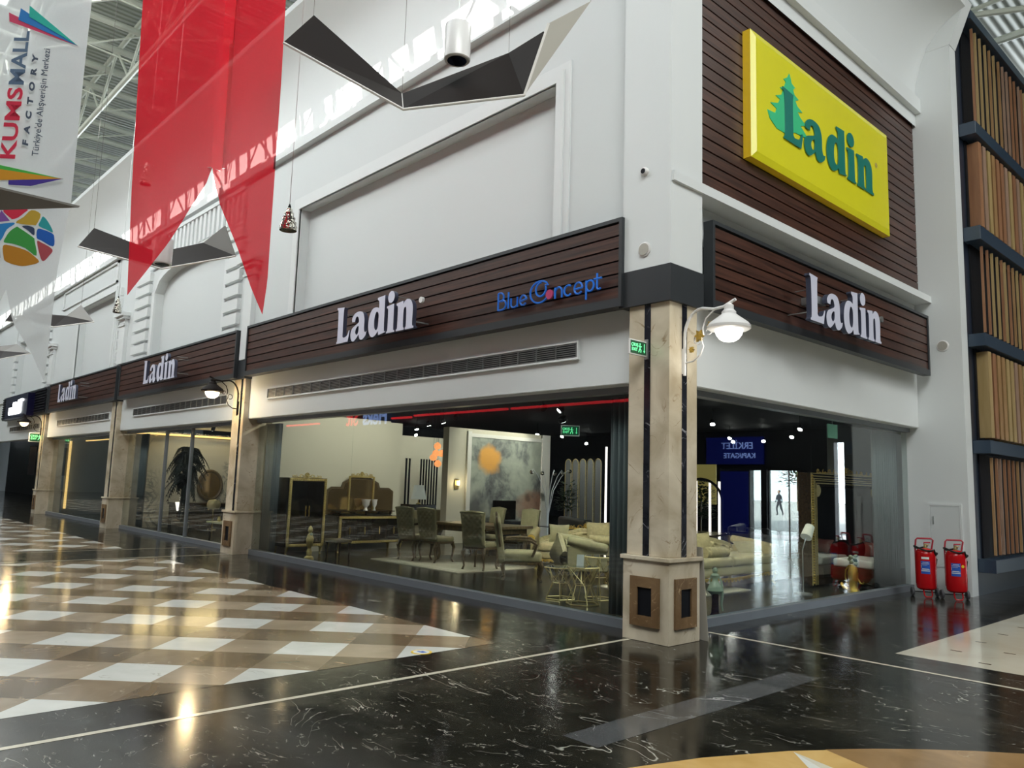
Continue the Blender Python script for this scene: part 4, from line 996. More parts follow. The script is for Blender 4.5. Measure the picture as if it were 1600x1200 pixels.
vtext(bn, 'FACTORY', .535, 5.19, .085, 'print_ink', 1.10, .004, .15, 2.3)
vtext(bn, "Türkiye'de Alışverişin Merkezi", .665, 5.07, .105, 'print_ink', 1.28, 0, .1)
MB().tube([(-.5, 0, 9.0), (1.1, 0, 9.0)], .02, 8).build('top_rod', ['steel'], bn)
lb = thing('globe_banner', 'lower white swallow-tailed banner with a round many-coloured mosaic globe', 'banner', (-5.34, -5.58, 0), BA)
b = MB()
LL = [(-.14, 4.47), (-.12, 3.9), (-.08, 2.5)]; RR = [(1.058, 4.47), (1.002, 3.798), (.988, 2.539)]
LI = [(.46, 3.55), (.35, 3.25), (.1, 2.8), (-.08, 2.5)]; RI = [(.46, 3.55), (.577, 3.175), (.806, 2.87), (.988, 2.539)]
zs = [4.47-(4.47-3.55)*i/8 for i in range(9)]; strip(b, [(interp(LL, z), z) for z in zs], [(interp(RR, z), z) for z in zs], 20, 0)
zs = [3.55-(3.55-2.55)*i/10 for i in range(11)]; strip(b, [(interp(LL, z), z) for z in zs], [(interp(LI, z), z) for z in zs], 6, 0); strip(b, [(interp(RI, z), z) for z in zs], [(interp(RR, z), z) for z in zs], 6, 0)
bmesh.ops.remove_doubles(b.bm, verts=b.bm.verts, dist=.0005)
b.build('cloth', ['banner'], lb)
G_ = {'print_red': [(0.33, 4.455), (0.594, 4.465), (0.565, 4.421), (0.507, 4.368), (0.455, 4.348), (0.422, 4.358)],
'print_ochre': [(0.646, 4.455), (0.752, 4.412), (0.718, 4.293), (0.68, 4.285), (0.489, 4.305), (0.57, 4.377)],
'print_cyan': [(0.783, 4.387), (0.846, 4.326), (0.912, 4.211), (0.834, 4.238), (0.745, 4.279), (0.76, 4.338)],
'print_purple': [(0.312, 4.443), (0.418, 4.328), (0.306, 4.31), (0.262, 4.324)],
'print_sky': [(0.449, 4.307), (0.473, 4.289), (0.394, 4.225), (0.35, 4.113), (0.277, 4.067), (0.239, 4.271), (0.309, 4.285)],
'print_leaf': [(0.498, 4.257), (0.534, 4.247), (0.695, 4.146), (0.717, 4.11), (0.757, 3.936), (0.624, 4.019), (0.476, 4.066), (0.382, 4.078), (0.391, 4.129), (0.432, 4.204)],
'print_navy': [(0.561, 4.266), (0.624, 4.276), (0.69, 4.256), (0.704, 4.227), (0.703, 4.168), (0.629, 4.224)],
'print_cobalt': [(0.735, 4.235), (0.784, 4.24), (0.903, 4.196), (0.933, 4.145), (0.929, 4.047), (0.791, 4.112), (0.738, 4.14)],
'print_rose': [(0.747, 4.096), (0.793, 4.09), (0.926, 4.014), (0.895, 3.94), (0.838, 3.877), (0.796, 3.937)],
'print_amber': [(0.376, 4.037), (0.443, 4.047), (0.626, 3.998), (0.717, 3.942), (0.793, 3.868), (0.68, 3.825), (0.575, 3.818), (0.428, 3.861), (0.393, 3.925)],
'print_plum': [(0.263, 4.067), (0.337, 4.04), (0.36, 3.902), (0.308, 3.922)]}
for k, v in G_.items():
    n = 4 if k not in ('print_purple',) else 1
    flatm(lb, 'mosaic_patch', cr(v, 3) if len(v) > 5 else v, k, -.006)

# ------------------------------------------------------------------ slat shopfront at the right
sl = thing('wood_slat_facade', 'navy shopfront with rows of warm wood slats and blue-grey shelves, right edge', 'shopfront')
rws = [(10.2, 10.38), (8.02, 8.25), (6.08, 6.33), (4.2, 4.42), (2.36, 2.58), (.38, .60)]
for z0, z1 in rws:
    MB().box(.49, .76, 7.98, 19.9, z0, z1).build('shelf', ['navy_edge'], sl, bevel=.004, segs=1)
for r in range(5):
    zt, zb = rws[r][0]-.06, rws[r+1][1]+.06
    b = MB(); y = 8.25; rq = random.Random(100+r)
    while y < 19.5:
        k = rq.randrange(4)
        if r % 2 == 0:
            b.box(.66, .70, y, y+.03, zb, zt, k); y += .03+rq.choice((.23, .23, .27, .16))
        else:
            b.hexa([(.52, y+.03, zb), (.71, y, zb), (.52, y+.06, zb), (.72, y+.13, zb), (.52, y+.03, zt), (.71, y, zt), (.52, y+.06, zt), (.72, y+.13, zt)], k); y += .26
    b.build('slat_row', WP, sl)
MB().box(.49, .52, 8.2, 19.9, .6, 10.2).build('backing', ['black'], sl)

# meter panel on the white return wall
t = thing('wall_access_panel', 'white flush access door on the wall behind the red extinguishers', 'access panel', (0, 7.65, 0))
b = MB(); b.box(-.15, -.11, -.02, 0, .44, 1.5); b.box(.35, .385, -.02, 0, .44, 1.5); b.box(-.11, .35, -.02, 0, 1.46, 1.5); b.box(-.11, .35, -.02, 0, .44, .48); b.build('frame', ['white'], t)
MB().box(-.105, .345, -.012, 0, .485, 1.455).build('door', ['upper'], t)
MB().box(-.07, -.055, -.03, -.012, 1.15, 1.28).build('handle', ['steel'], t)
MB().ball((.26, -.018, .83), .014).build('lock', ['steel'], t)

# ------------------------------------------------------------------ wheeled extinguishers
def extinguisher(loc, rz, lab, white_tag, sticker):
    t = thing('wheeled_fire_extinguisher', lab, 'fire extinguisher', loc, rz, 'wheeled fire extinguishers')   # local -y faces the hall
    b = MB(); b.lathe([(.02, .115), (.10, .12), (.140, .145), (.150, .18), (.152, .40), (.152, .68), (.145, .72), (.115, .755), (.05, .775), (.03, .78)], n=32); b.build('tank', ['red_paint'], t, smooth=True)
    b = MB(); b.lathe([(.028, .77), (.032, .80), (.022, .82), (.022, .845)], n=14); b.tube([(.0, 0, .82), (.05, -.01, .835)], .012, 6); b.build('valve', ['brass'], t, smooth=True)
    b = MB(); b.tube([(-.01, .02, .83), (-.02, 0, .865), (.07, -.02, .87)], .011, 6); b.build('lever', ['pink_paint'], t)
    b = MB(); b.tube([(-.115, .12, .20), (-.115, .14, .78), (-.105, .13, .90), (-.085, .12, .925), (.125, .12, .925), (.155, .13, .90), (.135, .15, .76), (.135, .15, .30)], .014, 8); b.build('handle_frame', ['pink_paint'], t, smooth=True)
    b = MB(); b.tube([(-.065, -.06, .13), (-.065, -.09, .05), (-.05, -.10, .015), (.04, -.10, .015), (.055, -.09, .05), (.055, -.06, .13)], .011, 7); b.build('foot_loop', ['red_paint'], t, smooth=True)
    pts = [(.02, -.02, .81)]+[(.165*math.cos(a), .155*math.sin(a)+.0, .775+.03*math.cos(2*a)-(.10 if math.cos(a) > .6 else 0)) for a in [PI*(.65+1.75*k/22) for k in range(23)]]+[(.17, .02, .60), (.165, .05, .52), (.15, .08, .50)]
    b = MB(); b.tube(pts, .014, 7); b.build('hose', ['rubber'], t, smooth=True)
    def lab_patch(nme, a0, a1, z0, z1, mt, rad=.1535):
        b = MB(); n = 8
        b.grid(lambda u, v: (rad*math.cos(a0+(a1-a0)*u), rad*math.sin(a0+(a1-a0)*u), z0+(z1-z0)*v), n, 1)
        return b.build(nme, [mt], t, solid=.001)
    c0 = -PI/2-.35
    lab_patch('instruction_label', c0-.42, c0+.45, .38, .58, 'label_blue')
    b = MB()
    for z0, z1, a0, a1 in ((.555, .562, -.25, .3), (.535, .541, -.38, .38), (.515, .519, -.3, .2), (.455, .462, -.3, .3), (.445, .453, -.36, .40), (.42, .434, -.38, .42), (.47, .52, -.40, -.36)):
        b.grid(lambda u, v: (.1550*math.cos(c0+a0+(a1-a0)*u), .1550*math.sin(c0+a0+(a1-a0)*u), z0+(z1-z0)*v), 6, 1)
    b.build('label_print', ['label_white'], t)
    if white_tag: lab_patch('white_tag', c0-.35, c0+.38, .61, .645, 'label_white')
    if sticker:
        b = MB(); b.lathe([(.024, 0), (.024, .003)], n=20); a = c0+.68
        b.build('round_sticker', ['sticker_yellow'], t, loc=(.1545*math.cos(a), .1545*math.sin(a), .535), rot=(PI/2, 0, a+PI/2))
    for s_ in (-1, 1):
        w = MB(); w.lathe([(.03, -.018), (.062, -.02), (.07, -.012), (.07, .012), (.062, .02), (.03, .018)], n=24); wo = w.build('wheel', ['tyre'], t, smooth=True, loc=(s_*.185+.01, .14, .0705), rot=(0, PI/2, 0))
        MB().lathe([(.024, -.02), (.024, .021)], n=14).build('hub', ['rubber'], wo)
    MB().tube([(-.2, .14, .07), (.2, .14, .07)], .009, 6).build('axle', ['rubber'], t)
    return t
extinguisher((.055, 6.90, 0), .62, 'left red wheeled extinguisher with blue label and white tag', True, False)
extinguisher((.475, 6.98, 0), .62, 'right red wheeled extinguisher with blue label and yellow round sticker', False, True)
# leaning white board at the corner column
t = thing('leaning_board', 'thin white board leaning on the right side of the corner column base', 'board', (0, .60, 0))
b = MB(); b.hexa([(.07, .0, .0), (.085, .0, .0), (-.22, .06, .0), (-.20, .06, .0), (.0, .0, .98), (.015, .0, .98), (-.12, .06, .98), (-.10, .06, .98)]); b.build('panel', ['fold_light'], t, bevel=.003, segs=1)

# ------------------------------------------------------------------ shop interior shell
def ishell(b): b.box(-62, -.56, .56, 24, 4.2, 4.3)
U('ceiling', ['ceil'], ishell)
U('wall_interior_1', ['shop_wall'], lambda b: b.box(-11.08, -10.82, .75, 4.12, 0, 2.98))
U('wall_interior_2', ['shop_wall'], lambda b: b.box(-11.75, -11.5, 6.1, 9.9, 0, 3.07))
U('wall_interior_3', ['black'], lambda b: (b.box(-26.3, -26, 5.3, 23.8, 0, 4.2), b.box(-26, -.55, 23.5, 23.8, 0, 4.2)))
U('wall_interior_4', ['floral'], lambda b: b.box(-19.75, -19.5, .62, 7, 0, 2.72))
U('wall_interior_5', ['grey_wall'], lambda b: b.box(-2.35, -2.15, 8.6, 13, 0, 3.0))
U('wall_interior_6', ['shop_wall'], lambda b: (b.box(-18.2, -18, 8.2, 11.6, 0, 3.2)))
U('wall_interior_7', ['grey_wall'], lambda b: (b.box(-28.1, -27.9, .75, 5, 0, 3.2), b.box(-61.8, -61.6, .6, 24, 0, 4), b.box(-61, -28.1, 5, 5.2, 0, 4)))
U('wall_interior_8', ['shop_wall'], lambda b: b.box(-11.3, -11.1, .75, 4.1, 0, 2.98))
U('ceiling', ['shop_wall'], lambda b: b.box(-19.5, -11.3, .56, 4.1, 2.98, 3.05))
# stripes on the far wall, frame pieces, LED coves
t = thing('striped_wall_panel', 'cream wall panel with black upright stripes far inside the shop', 'wall panel', (-17.99, 0, 0))
b = MB()
for k in range(7): b.box(0, .03, 9.95+k*.12, 10.0+k*.12, .3, 2.4)
b.box(0, .03, 9.3, 9.36, .3, 2.4); b.box(0, .03, 9.44, 9.5, .3, 2.4)
b.build('stripes', ['black'], t)
t = thing('painted_wall_panel', 'big abstract grey wall painting with an orange patch inside the shop', 'painting', (0, 0, 0))
MB().box(-11.5, -11.47, 6.85, 9.55, .05, 2.85).build('picture', ['painting'], t)
b = MB(); b.box(-11.5, -11.44, 6.72, 6.85, 0, 3.0); b.box(-11.5, -11.42, 9.55, 9.88, 0, 3.07); b.box(-11.5, -11.44, 6.85, 9.55, 2.85, 2.95)
b.build('frame', ['cream'], t)
t = thing('cove_light_strip', 'warm yellow light strip along the wallpapered wall of the palm shop', 'light strip', (0, 0, 0))
MB().box(-19.48, -19.44, .7, 5.5, 2.74, 2.80).build('strip', ['led_warm'], t)
light('strip_glow', 'AREA', (-19.3, 3.0, 2.8), 45, (1, .72, .35), (1, 0, -.9), 4.5, .1, parent=t)
t = thing('upright_light_strip', 'yellow upright light strip at the left of the third window', 'light strip', (0, 0, 0))
MB().box(-27.86, -27.7, .95, 1.0, .2, 2.7).build('strip', ['led_warm'], t)
MB().box(-27.88, -20.2, 1.5, 1.54, 2.72, 2.76).build('top_strip', ['led_warm'], t)
# roof trunk above ceilings keeps upper shop volume dark
# ------------------------------------------------------------------ shop spotlights
def spot(loc, aim, lab, energy, on=True, first=None, r=.05):
    t = thing('ceiling_spotlight', lab, 'spotlight', loc, group='black ceiling spotlights inside the shop')
    d = (Vector(aim)-Vector(loc)).normalized(); q = d.to_track_quat('-Z', 'Y').to_euler()
    MB().lathe([(r*1.1, -.0), (r*1.15, .02), (r*1.1, .14), (r*.5, .16)], n=16).build('housing', ['black'], t, smooth=True, rot=q)
    MB().lathe([(r, -.006), (r, .004)], n=16).build('lens', ['spot_on'], t, rot=q)
    MB().tube([(0, 0, .1), (0, 0, 4.2-loc[2])], .008, 5).build('stem', ['black'], t)
    if energy:
        L = light('spot_beam', 'SPOT', tuple(d*.03), energy, (1, .93, .78), d, parent=t, spot_size=1.75, spot_blend=.6, shadow_soft_size=.05)
    return t
near = [((-8.2, 2.1, 3.55), (-10.8, 2.0, 1.6), 195, 'over the gilt cabinets at the left wall'), ((-8.4, 3.9, 3.55), (-10.8, 3.3, 1.7), 156, 'over the sideboard mirror'), ((-7.0, 2.6, 3.6), (-7.6, 3.6, .6), 208, 'over the dining table'),  # added key lamps, hidden above the fascia, to light the furniture
        ((-4.6, 2.6, 3.6), (-4.6, 3.8, .4), 247, 'over the pale loveseat'), ((-2.8, 2.6, 3.6), (-4.2, 5.0, .5), 273, 'over the crowned sofa'), ((-1.2, 3.6, 3.6), (-2.6, 4.6, .4), 273, 'over the long sofa by the right window'),
        ((-1.3, 6.6, 3.6), (-1.9, 6.9, .8), 143, 'over the gilded wardrobe'), ((-2.2, 1.6, 3.6), (-2.6, 1.5, .3), 60, 'over the three wire side tables')]
for loc, aim, en, w in near: spot(loc, aim, 'unseen added spotlight with lit lens '+w, en)
far = [((-9.3, 7.4, 3.55), (-11.6, 8.0, 2.2), 230, 'aimed at the orange-patched painting'), ((-10.35, 9.1, 3.7), (-11.6, 7.2, 1.6), 120, 'right above the painting, brightest in the left window'), ((-12.66, 11.72, 3.7), (-13, 14, 0), 140, 'behind the right end of the painting wall'),
       ((-15.29, 9.32, 3.7), (-17.9, 10.4, 1.5), 240, 'over the striped wall panel'), ((-17.26, 10.35, 3.7), (-17, 12, 0), 80, 'beside the copper pendants'), ((-18.83, 10.88, 3.7), (-19, 12, 0), 0, 'left of the copper pendants, higher'),
       ((-21.11, 11.97, 3.7), (-20, 12, 0), 0, 'far left over the back aisle'), ((-24.42, 14.33, 3.7), (-20, 15, 0), 0, 'farthest left over the back aisle'), ((-22.18, 14.33, 3.7), (-20, 15, 0), 0, 'deep in the shop above the plant'),
       ((-18.39, 16.22, 3.7), (-18, 14, 0), 0, 'below the inner green exit sign'), ((-18.24, 17.55, 3.7), (-18, 14, 0), 0, 'deep behind the painting wall'), ((-20.83, 22.02, 3.7), (-18, 20, 0), 0, 'at the far back wall, over the dark mirrors'),
       ((-9.04, 14.84, 3.7), (-8, 13, 0), 180, 'highest in the left part of the right window'), ((-12.21, 20.99, 3.7), (-12, 18, 0), 100, 'upper one of a close pair in the right window'), ((-13.28, 23.0, 3.7), (-12, 18, 0), 0, 'lower one of a close pair in the right window'),
       ((-7.6, 17.81, 3.7), (-8, 15, 0), 120, 'high in the middle of the right window'), ((-9.62, 21.12, 3.7), (-9, 18, 0), 0, 'right of the middle in the right window'), ((-11.85, 23.0, 3.7), (-10, 20, 0), 0, 'low in the middle of the right window'),
       ((-16.36, 23.2, 3.5), (-14, 20, 0), 0, 'low beside the corner column in the right window')]
for loc, aim, en, w in far: spot(loc, aim, 'unseen added spotlight with lit lens '+w, en, r=.13 if loc[0] == -12.66 else .075)
for x, y, e, w in ((-17.6, 2.2, 90, 'over the oval mirror in the palm shop'), (-14.0, 2.0, 60, 'at the window side of the palm shop')): spot((x, y, 2.9), (-19.4, 2.6, 1.4), 'spotlight '+w, e)
e2 = exit_sign((-13.6, 12.6, 3.3), PI/4+.2, 'green exit sign hanging inside the shop above the painting wall'); e2.scale = (2.2, 2.2, 2.2)
M['pale_green'] = plain('pale_green_reflection', (.22, .42, .30), .4, emis=(.1, .3, .2), es=.3)
e3 = thing('exit_sign_reflection', 'pale green box standing in for the exit sign reflection at the top of the right window glass', 'sign', (-.66, 5.05, 2.47)); MB().box(-.01, .01, 0, .32, 0, .22).build('panel', ['pale_green'], e3, bevel=.004, segs=1); MB().tube([(0, .16, .2), (0, .16, .33)], .008, 5).build('stem', ['steel'], e3)  # glowing box added behind the glass in place of a mirrored exit sign

# ------------------------------------------------------------------ furniture builders
def crest(parent, w, h, mat, loc, rz=0):
    """pierced rocaille crest: shell in the middle, scrolls to both sides (local x along, z up)"""
    b = MB()
    for k in range(7):
        a = PI*(k+.5)/7; b.tube([(0, 0, h*.1), (w*.09*math.cos(a), 0, h*.25+h*.62*math.sin(a))], [h*.05, h*.09], 6)
    b.ball((0, -.01, h*.3), h*.16)
    ns = max(3, int(w/h/2.6))
    for s_ in (-1, 1):
        for (cx, r, n) in ([(.18, .30, 0), (.32, .24, 1), (.43, .17, 2)] if ns == 3 else [(.10+.38*q_/(ns-1), .32-.14*q_/ns, q_) for q_ in range(ns)]):
            b.tube([(s_*(w*cx)+r*h*math.cos(a)*s_, 0, h*.25+r*h*math.sin(a)) for a in [PI*1.1-i*.42*(1 if n % 2 == 0 else -1) for i in range(11)]], h*.065, 5)
        b.tube([(0, 0, h*.08), (s_*w*.25, 0, h*.14), (s_*w*.5, 0, h*.03)], h*.07, 6)
        for k in range(max(4, ns)): b.ball((s_*w*(.1+(.44/max(4, ns))*k), -.008, h*(.34-.05*k)), h*.09, (1.3, .6, .8), u=8, v=6)
    return b.build('carved_crest', [mat], parent, smooth=True, loc=loc, rot=(0, 0, rz))
def leg_c(x, y, h, mat, parent, out=(0, 0), r=.028, nme='leg'):
    b = MB(); ox, oy = out
    b.tube([(x, y, h), (x+ox*.035, y+oy*.035, h*.78), (x+ox*.02, y+oy*.02, h*.45), (x, y, h*.18), (x+ox*.03, y+oy*.03, .0)], [r*1.35, r*1.3, r*.85, r*.6, r*.8], 8)
    return b.build(nme, [mat], parent, smooth=True)
def tufted(b, w, h, fn, nx, nz, amp, m=0, res=4):
    """quilted sheet; fn(u, v, d) gives the surface point, d is the local puff"""
    NU, NV = nx*res*2, nz*res*2
    def pt(i, j):
        u, v = i/NU, j/NV
        X, Z = u*nx, v*nz
        best = 9
        for bi in range(int(X)-1, int(X)+3):
            for bj in range(int(Z*1)-1, int(Z)+3):
                for o_ in (0, .5):
                    d = math.hypot(X-(bi+o_), (Z-(bj+o_)))
                    best = min(best, d)
        puff = amp*(1-math.exp(-(best/.22)**2))
        edge = min(u, 1-u, v, 1-v)
        return fn(u, v, puff*min(1, edge*12+.15))
    P = [[b.bm.verts.new(pt(i, j)) for j in range(NV+1)] for i in range(NU+1)]
    for i in range(NU):
        for j in range(NV): b.bm.faces.new((P[i][j], P[i+1][j], P[i+1][j+1], P[i][j+1])).material_index = m
def dining_chair(loc, rz, lab, arms=False):
    """faces local +y; the back is on the -y side"""
    t = thing('dining_chair', lab, 'chair', loc, rz, 'sage upholstered dining chairs')
    MB().box(-.25, .25, -.23, .25, .40, .50).build('seat', ['velvet'], t, smooth=True, bevel=.035)
    b = MB(); b.hexa([(-.22, -.27, .44), (.22, -.27, .44), (-.22, -.20, .44), (.22, -.20, .44), (-.25, -.36, 1.03), (.25, -.36, 1.03), (-.25, -.29, 1.05), (.25, -.29, 1.05)])
    bk = b.build('backrest', ['velvet'], t, smooth=True, bevel=.022)
    b = MB(); tufted(b, .44, .56, lambda u, v, d: (-.215+.43*u+(u-.5)*.06*v, -.268-.09*v-d, .46+.56*v), 4, 5, .028); b.build('tufted_back', ['velvet'], bk, smooth=True)
    b = MB(); b.tube([(-.26, -.34, 1.03), (0, -.36, 1.055), (.26, -.34, 1.03)], .022, 8); b.build('top_roll', ['velvet'], t, smooth=True)
    MB().box(-.25, .25, -.23, .25, .36, .405).build('seat_rail', ['mid_wood'], t, bevel=.01)
    for sx in (-1, 1):
        leg_c(sx*.22, .21, .38, 'mid_wood', t, (sx*.6, 1)); leg_c(sx*.21, -.22, .38, 'mid_wood', t, (sx*.3, -1.4))
        if arms:
            MB().tube([(sx*.25, -.28, .72), (sx*.30, -.10, .74), (sx*.32, .08, .70), (sx*.33, .14, .62), (sx*.28, .10, .50)], .022, 8).build('armrest', ['mid_wood'], t, smooth=True)
    return t
ch = dining_chair((-8.25, 2.78, .026), .12, 'sage tufted dining chair with scrolled arms, leftmost at the table', True)
ch2 = dining_chair((-7.72, 2.92, .026), .12, 'sage dining chair second from left, its back to the window')
dup(ch, (-6.30, 2.85, .026), .35, 'sage tufted dining chair with scrolled arms, rightmost at the table')
dup(ch2, (-7.05, 4.55, .026), PI, 'pale dining chair on the far side of the table, facing the window')
dup(ch2, (-8.0, 4.45, .026), PI-.1, 'pale dining chair behind the two left dining chairs, facing the window')
t = thing('dining_table', 'dark carved dining table with cabriole legs among the sage chairs', 'table', (-7.3, 3.72, .026), .1)
MB().box(-.98, .98, -.48, .48, .70, .76).build('tabletop', ['mid_wood'], t, bevel=.015)
MB().box(-.88, .88, -.40, .40, .60, .70).build('apron', ['mid_wood'], t, bevel=.01)
for sx in (-1, 1):
    for sy in (-1, 1): leg_c(sx*.82, sy*.36, .62, 'mid_wood', t, (sx, sy), .045)
rg = MB(); rg.box(-8.85, -6.05, 2.12, 4.9, .004, .02); rg.box(-8.75, -6.15, 2.22, 4.8, .02, .024); tag(rg.build('rug', ['rug']), 'cream rug with border under the dining table', 'rug')
rg = MB(); rg.box(-3.6, -1.95, 2.95, 4.95, .004, .02); tag(rg.build('rug', ['rug'], rot=(0, 0, 0)), 'cream rug under the long sofa by the right window', 'rug')
# --- cabinets on the left wall
def gilt_frame(b, X, y0, y1, z0, z1, w=.05, d=.03):
    for a in ((y0, y0+w, z0, z1), (y1-w, y1, z0, z1), (y0+w, y1-w, z1-w, z1), (y0+w, y1-w, z0, z0+w)): b.box(X, X+d, a[0], a[1], a[2], a[3])
    n = int((z1-z0)/.045)
    for k in range(n):
        for yy in (y0+w/2, y1-w/2): b.ball((X+d, yy, z0+w/2+k*(z1-z0-w)/(n-1)), .014, u=6, v=4)
    n = int((y1-y0)/.045)
    for k in range(n):
        for zz in (z0+w/2, z1-w/2): b.ball((X+d, y0+w/2+k*(y1-y0-w)/(n-1), zz), .014, u=6, v=4)
t = thing('display_cabinet', 'tall dark cabinet with gilded frame, crest and smoked glass doors at the left wall', 'cabinet', (-10.78, .92, 0))
MB().box(0, .58, -.02, .88, .17, 1.60).build('body', ['dark_wood'], t, bevel=.01, segs=2)
b = MB(); gilt_frame(b, .58, 0, .86, .18, 1.59); b.build('gilded_frame', ['old_gold'], t)
for k, (a, c) in enumerate(((.07, .425), (.435, .79))):
    d_ = MB().box(.58, .60, a, c, .26, 1.52).build('door', ['dark_glass'], t, bevel=.004, segs=1)
    hy = c-.035 if k == 0 else a+.035
    MB().tube([(.62, hy, .80), (.625, hy, .88), (.615, hy, .92), (.625, hy, .98), (.62, hy, 1.02)], [.006, .011, .007, .011, .006], 6).build('handle', ['gold'], d_)
crest(t, .72, .14, 'old_gold', (.52, .43, 1.59), PI/2)
for sx in (0.06, .52):
    for sy in (.04, .82): leg_c(sx, sy, .19, 'old_gold', t, (1 if sx > .3 else 0, 0), .03)
t = thing('sideboard', 'long dark sideboard with gilded frame and four doors at the left wall', 'cabinet', (-10.78, 2.12, 0))
MB().box(0, .58, 0, 1.72, .20, .80).build('body', ['dark_wood'], t, bevel=.01, segs=2)
b = MB(); gilt_frame(b, .58, .02, 1.70, .21, .79); b.build('gilded_frame', ['old_gold'], t)
for k in range(4):
    a = .10+k*.385
    d_ = MB().box(.58, .60, a, a+.365, .28, .72).build('door', ['dark_glass'], t, bevel=.004, segs=1)
    MB().tube([(.62, a+.18, .40), (.625, a+.18, .48), (.615, a+.18, .50), (.62, a+.18, .56)], [.006, .011, .007, .005], 6).build('handle', ['gold'], d_)
for sx in (0.06, .52):
    for sy in (.06, 1.66): leg_c(sx, sy, .21, 'old_gold', t, (1 if sx > .3 else 0, 0), .035)
t = thing('sideboard_mirror', 'wide stepped bronze mirror with gilded middle and crest above the sideboard', 'mirror', (-10.8, 2.14, .815))
def outl(o): return [(0-o, 0), (0-o, .50+o), (.10, .58+o), (.38-o, .58+o), (.42-o, .70+o*.6), (.60, .80+o), (1.10, .80+o), (1.30+o, .70+o*.6), (1.34+o, .58+o), (1.62, .58+o), (1.72+o, .50+o), (1.72+o, 0)]
b = MB(); b.prism(outl(.03), lambda p, q: (q, p[0], p[1]), 0.0, .05); b.build('frame', ['mid_wood'], t)
b = MB(); b.prism(outl(-.02), lambda p, q: (q, p[0], p[1]), 0.05, .056); b.build('glass', ['mirror'], t)
b = MB(); gilt_frame(b, .055, .52, 1.20, .05, .86, .035, .025); b.build('gilded_frame', ['old_gold'], t)
crest(t, .6, .12, 'old_gold', (.06, .86, .86), PI/2)
b = MB(); b.box(.06, .38, .12, 1.6, .07, .09)
for yy in (.2, .86, 1.52): b.lathe([(.02, -.01), (.02, .07)], (.3, yy, 0), 8)
b.build('shelf', ['dark_wood'], t)
for (yy, s_, lab) in ((1.02, .11, 'white flared vase in front of the sideboard mirror'), (1.25, .07, 'small white cup-shaped vase right of the flared vase')):
    v = thing('vase', lab, 'vase', (-10.58, 2.14+yy-.12, .907), group=None)
    MB().lathe([(s_*.5, 0), (s_*.35, .02), (s_*.25, .06), (s_*.7, .12), (s_*.8, .2), (s_, .25)], n=20).build('bowl', ['lamp_white'], v, smooth=True)
# gilded candlestick + stool by the left window edge
t = thing('gilded_figurine', 'tall green-gold figurine standing in the left corner of the big window', 'figurine', (-9.25, .95, .004))
b = MB(); b.lathe([(.10, 0), (.09, .05), (.05, .08), (.055, .16), (.03, .22), (.06, .30), (.075, .40), (.05, .48), (.025, .52), (.045, .56), (.04, .62), (.01, .66)], n=12); b.build('body', ['old_gold'], t, smooth=True)
MB().ball((.05, 0, .50), .03).ball((-.06, .0, .44), .03).ball((0, .03, .36), .04).build('arms', ['statue_green'], t, smooth=True)
t = thing('side_stool', 'low dark stool with thin legs beside the gilded figurine', 'stool', (-8.85, 1.35, .004))
MB().box(-.22, .22, -.18, .18, .36, .42).build('seat', ['mid_wood'], t, bevel=.012)
for sx in (-1, 1):
    for sy in (-1, 1): leg_c(sx*.18, sy*.14, .37, 'dark_wood', t, (sx*.3, sy*.3), .02)
# --- wingback chair
t = thing('wingback_armchair', 'carved wingback armchair seen from behind, right of the dining table', 'armchair', (-4.95, 2.62, .004), -.75)
b = MB(); prof_ = [(-.30, .28), (-.33, .55), (-.31, .80), (-.34, .95), (-.24, 1.03), (-.10, 1.02), (0, 1.10), (.10, 1.02), (.24, 1.03), (.34, .95), (.31, .80), (.33, .55), (.30, .28)]
b.prism(cr(prof_, 3), lambda p, q: (p[0], q-(p[1]-.3)*.16, p[1]), -.38, -.27); b.build('backrest', ['velvet'], t, smooth=True, bevel=.02, segs=2)
b = MB(); b.tube([(p[0], -.325-(p[1]-.3)*.16, p[1]+.005) for p in cr(prof_[:-1], 3)[2:-2]], .02, 6); b.build('carved_rim', ['mid_wood'], t, smooth=True)
MB().box(-.33, .33, -.30, .34, .30, .47).build('seat', ['velvet'], t, smooth=True, bevel=.05)
for sx in (-1, 1):
    MB().tube([(sx*.33, -.28, .66), (sx*.37, -.05, .68), (sx*.38, .15, .66), (sx*.40, .25, .60), (sx*.36, .22, .50), (sx*.34, .18, .40)], .024, 8).build('armrest', ['mid_wood'], t, smooth=True)
    leg_c(sx*.30, .30, .31, 'mid_wood', t, (sx*.6, 1.2), .035); leg_c(sx*.28, -.28, .31, 'mid_wood', t, (sx*.3, -1.2), .03)
MB().box(-.33, .33, -.30, .33, .26, .31).build('seat_rail', ['mid_wood'], t, bevel=.012)
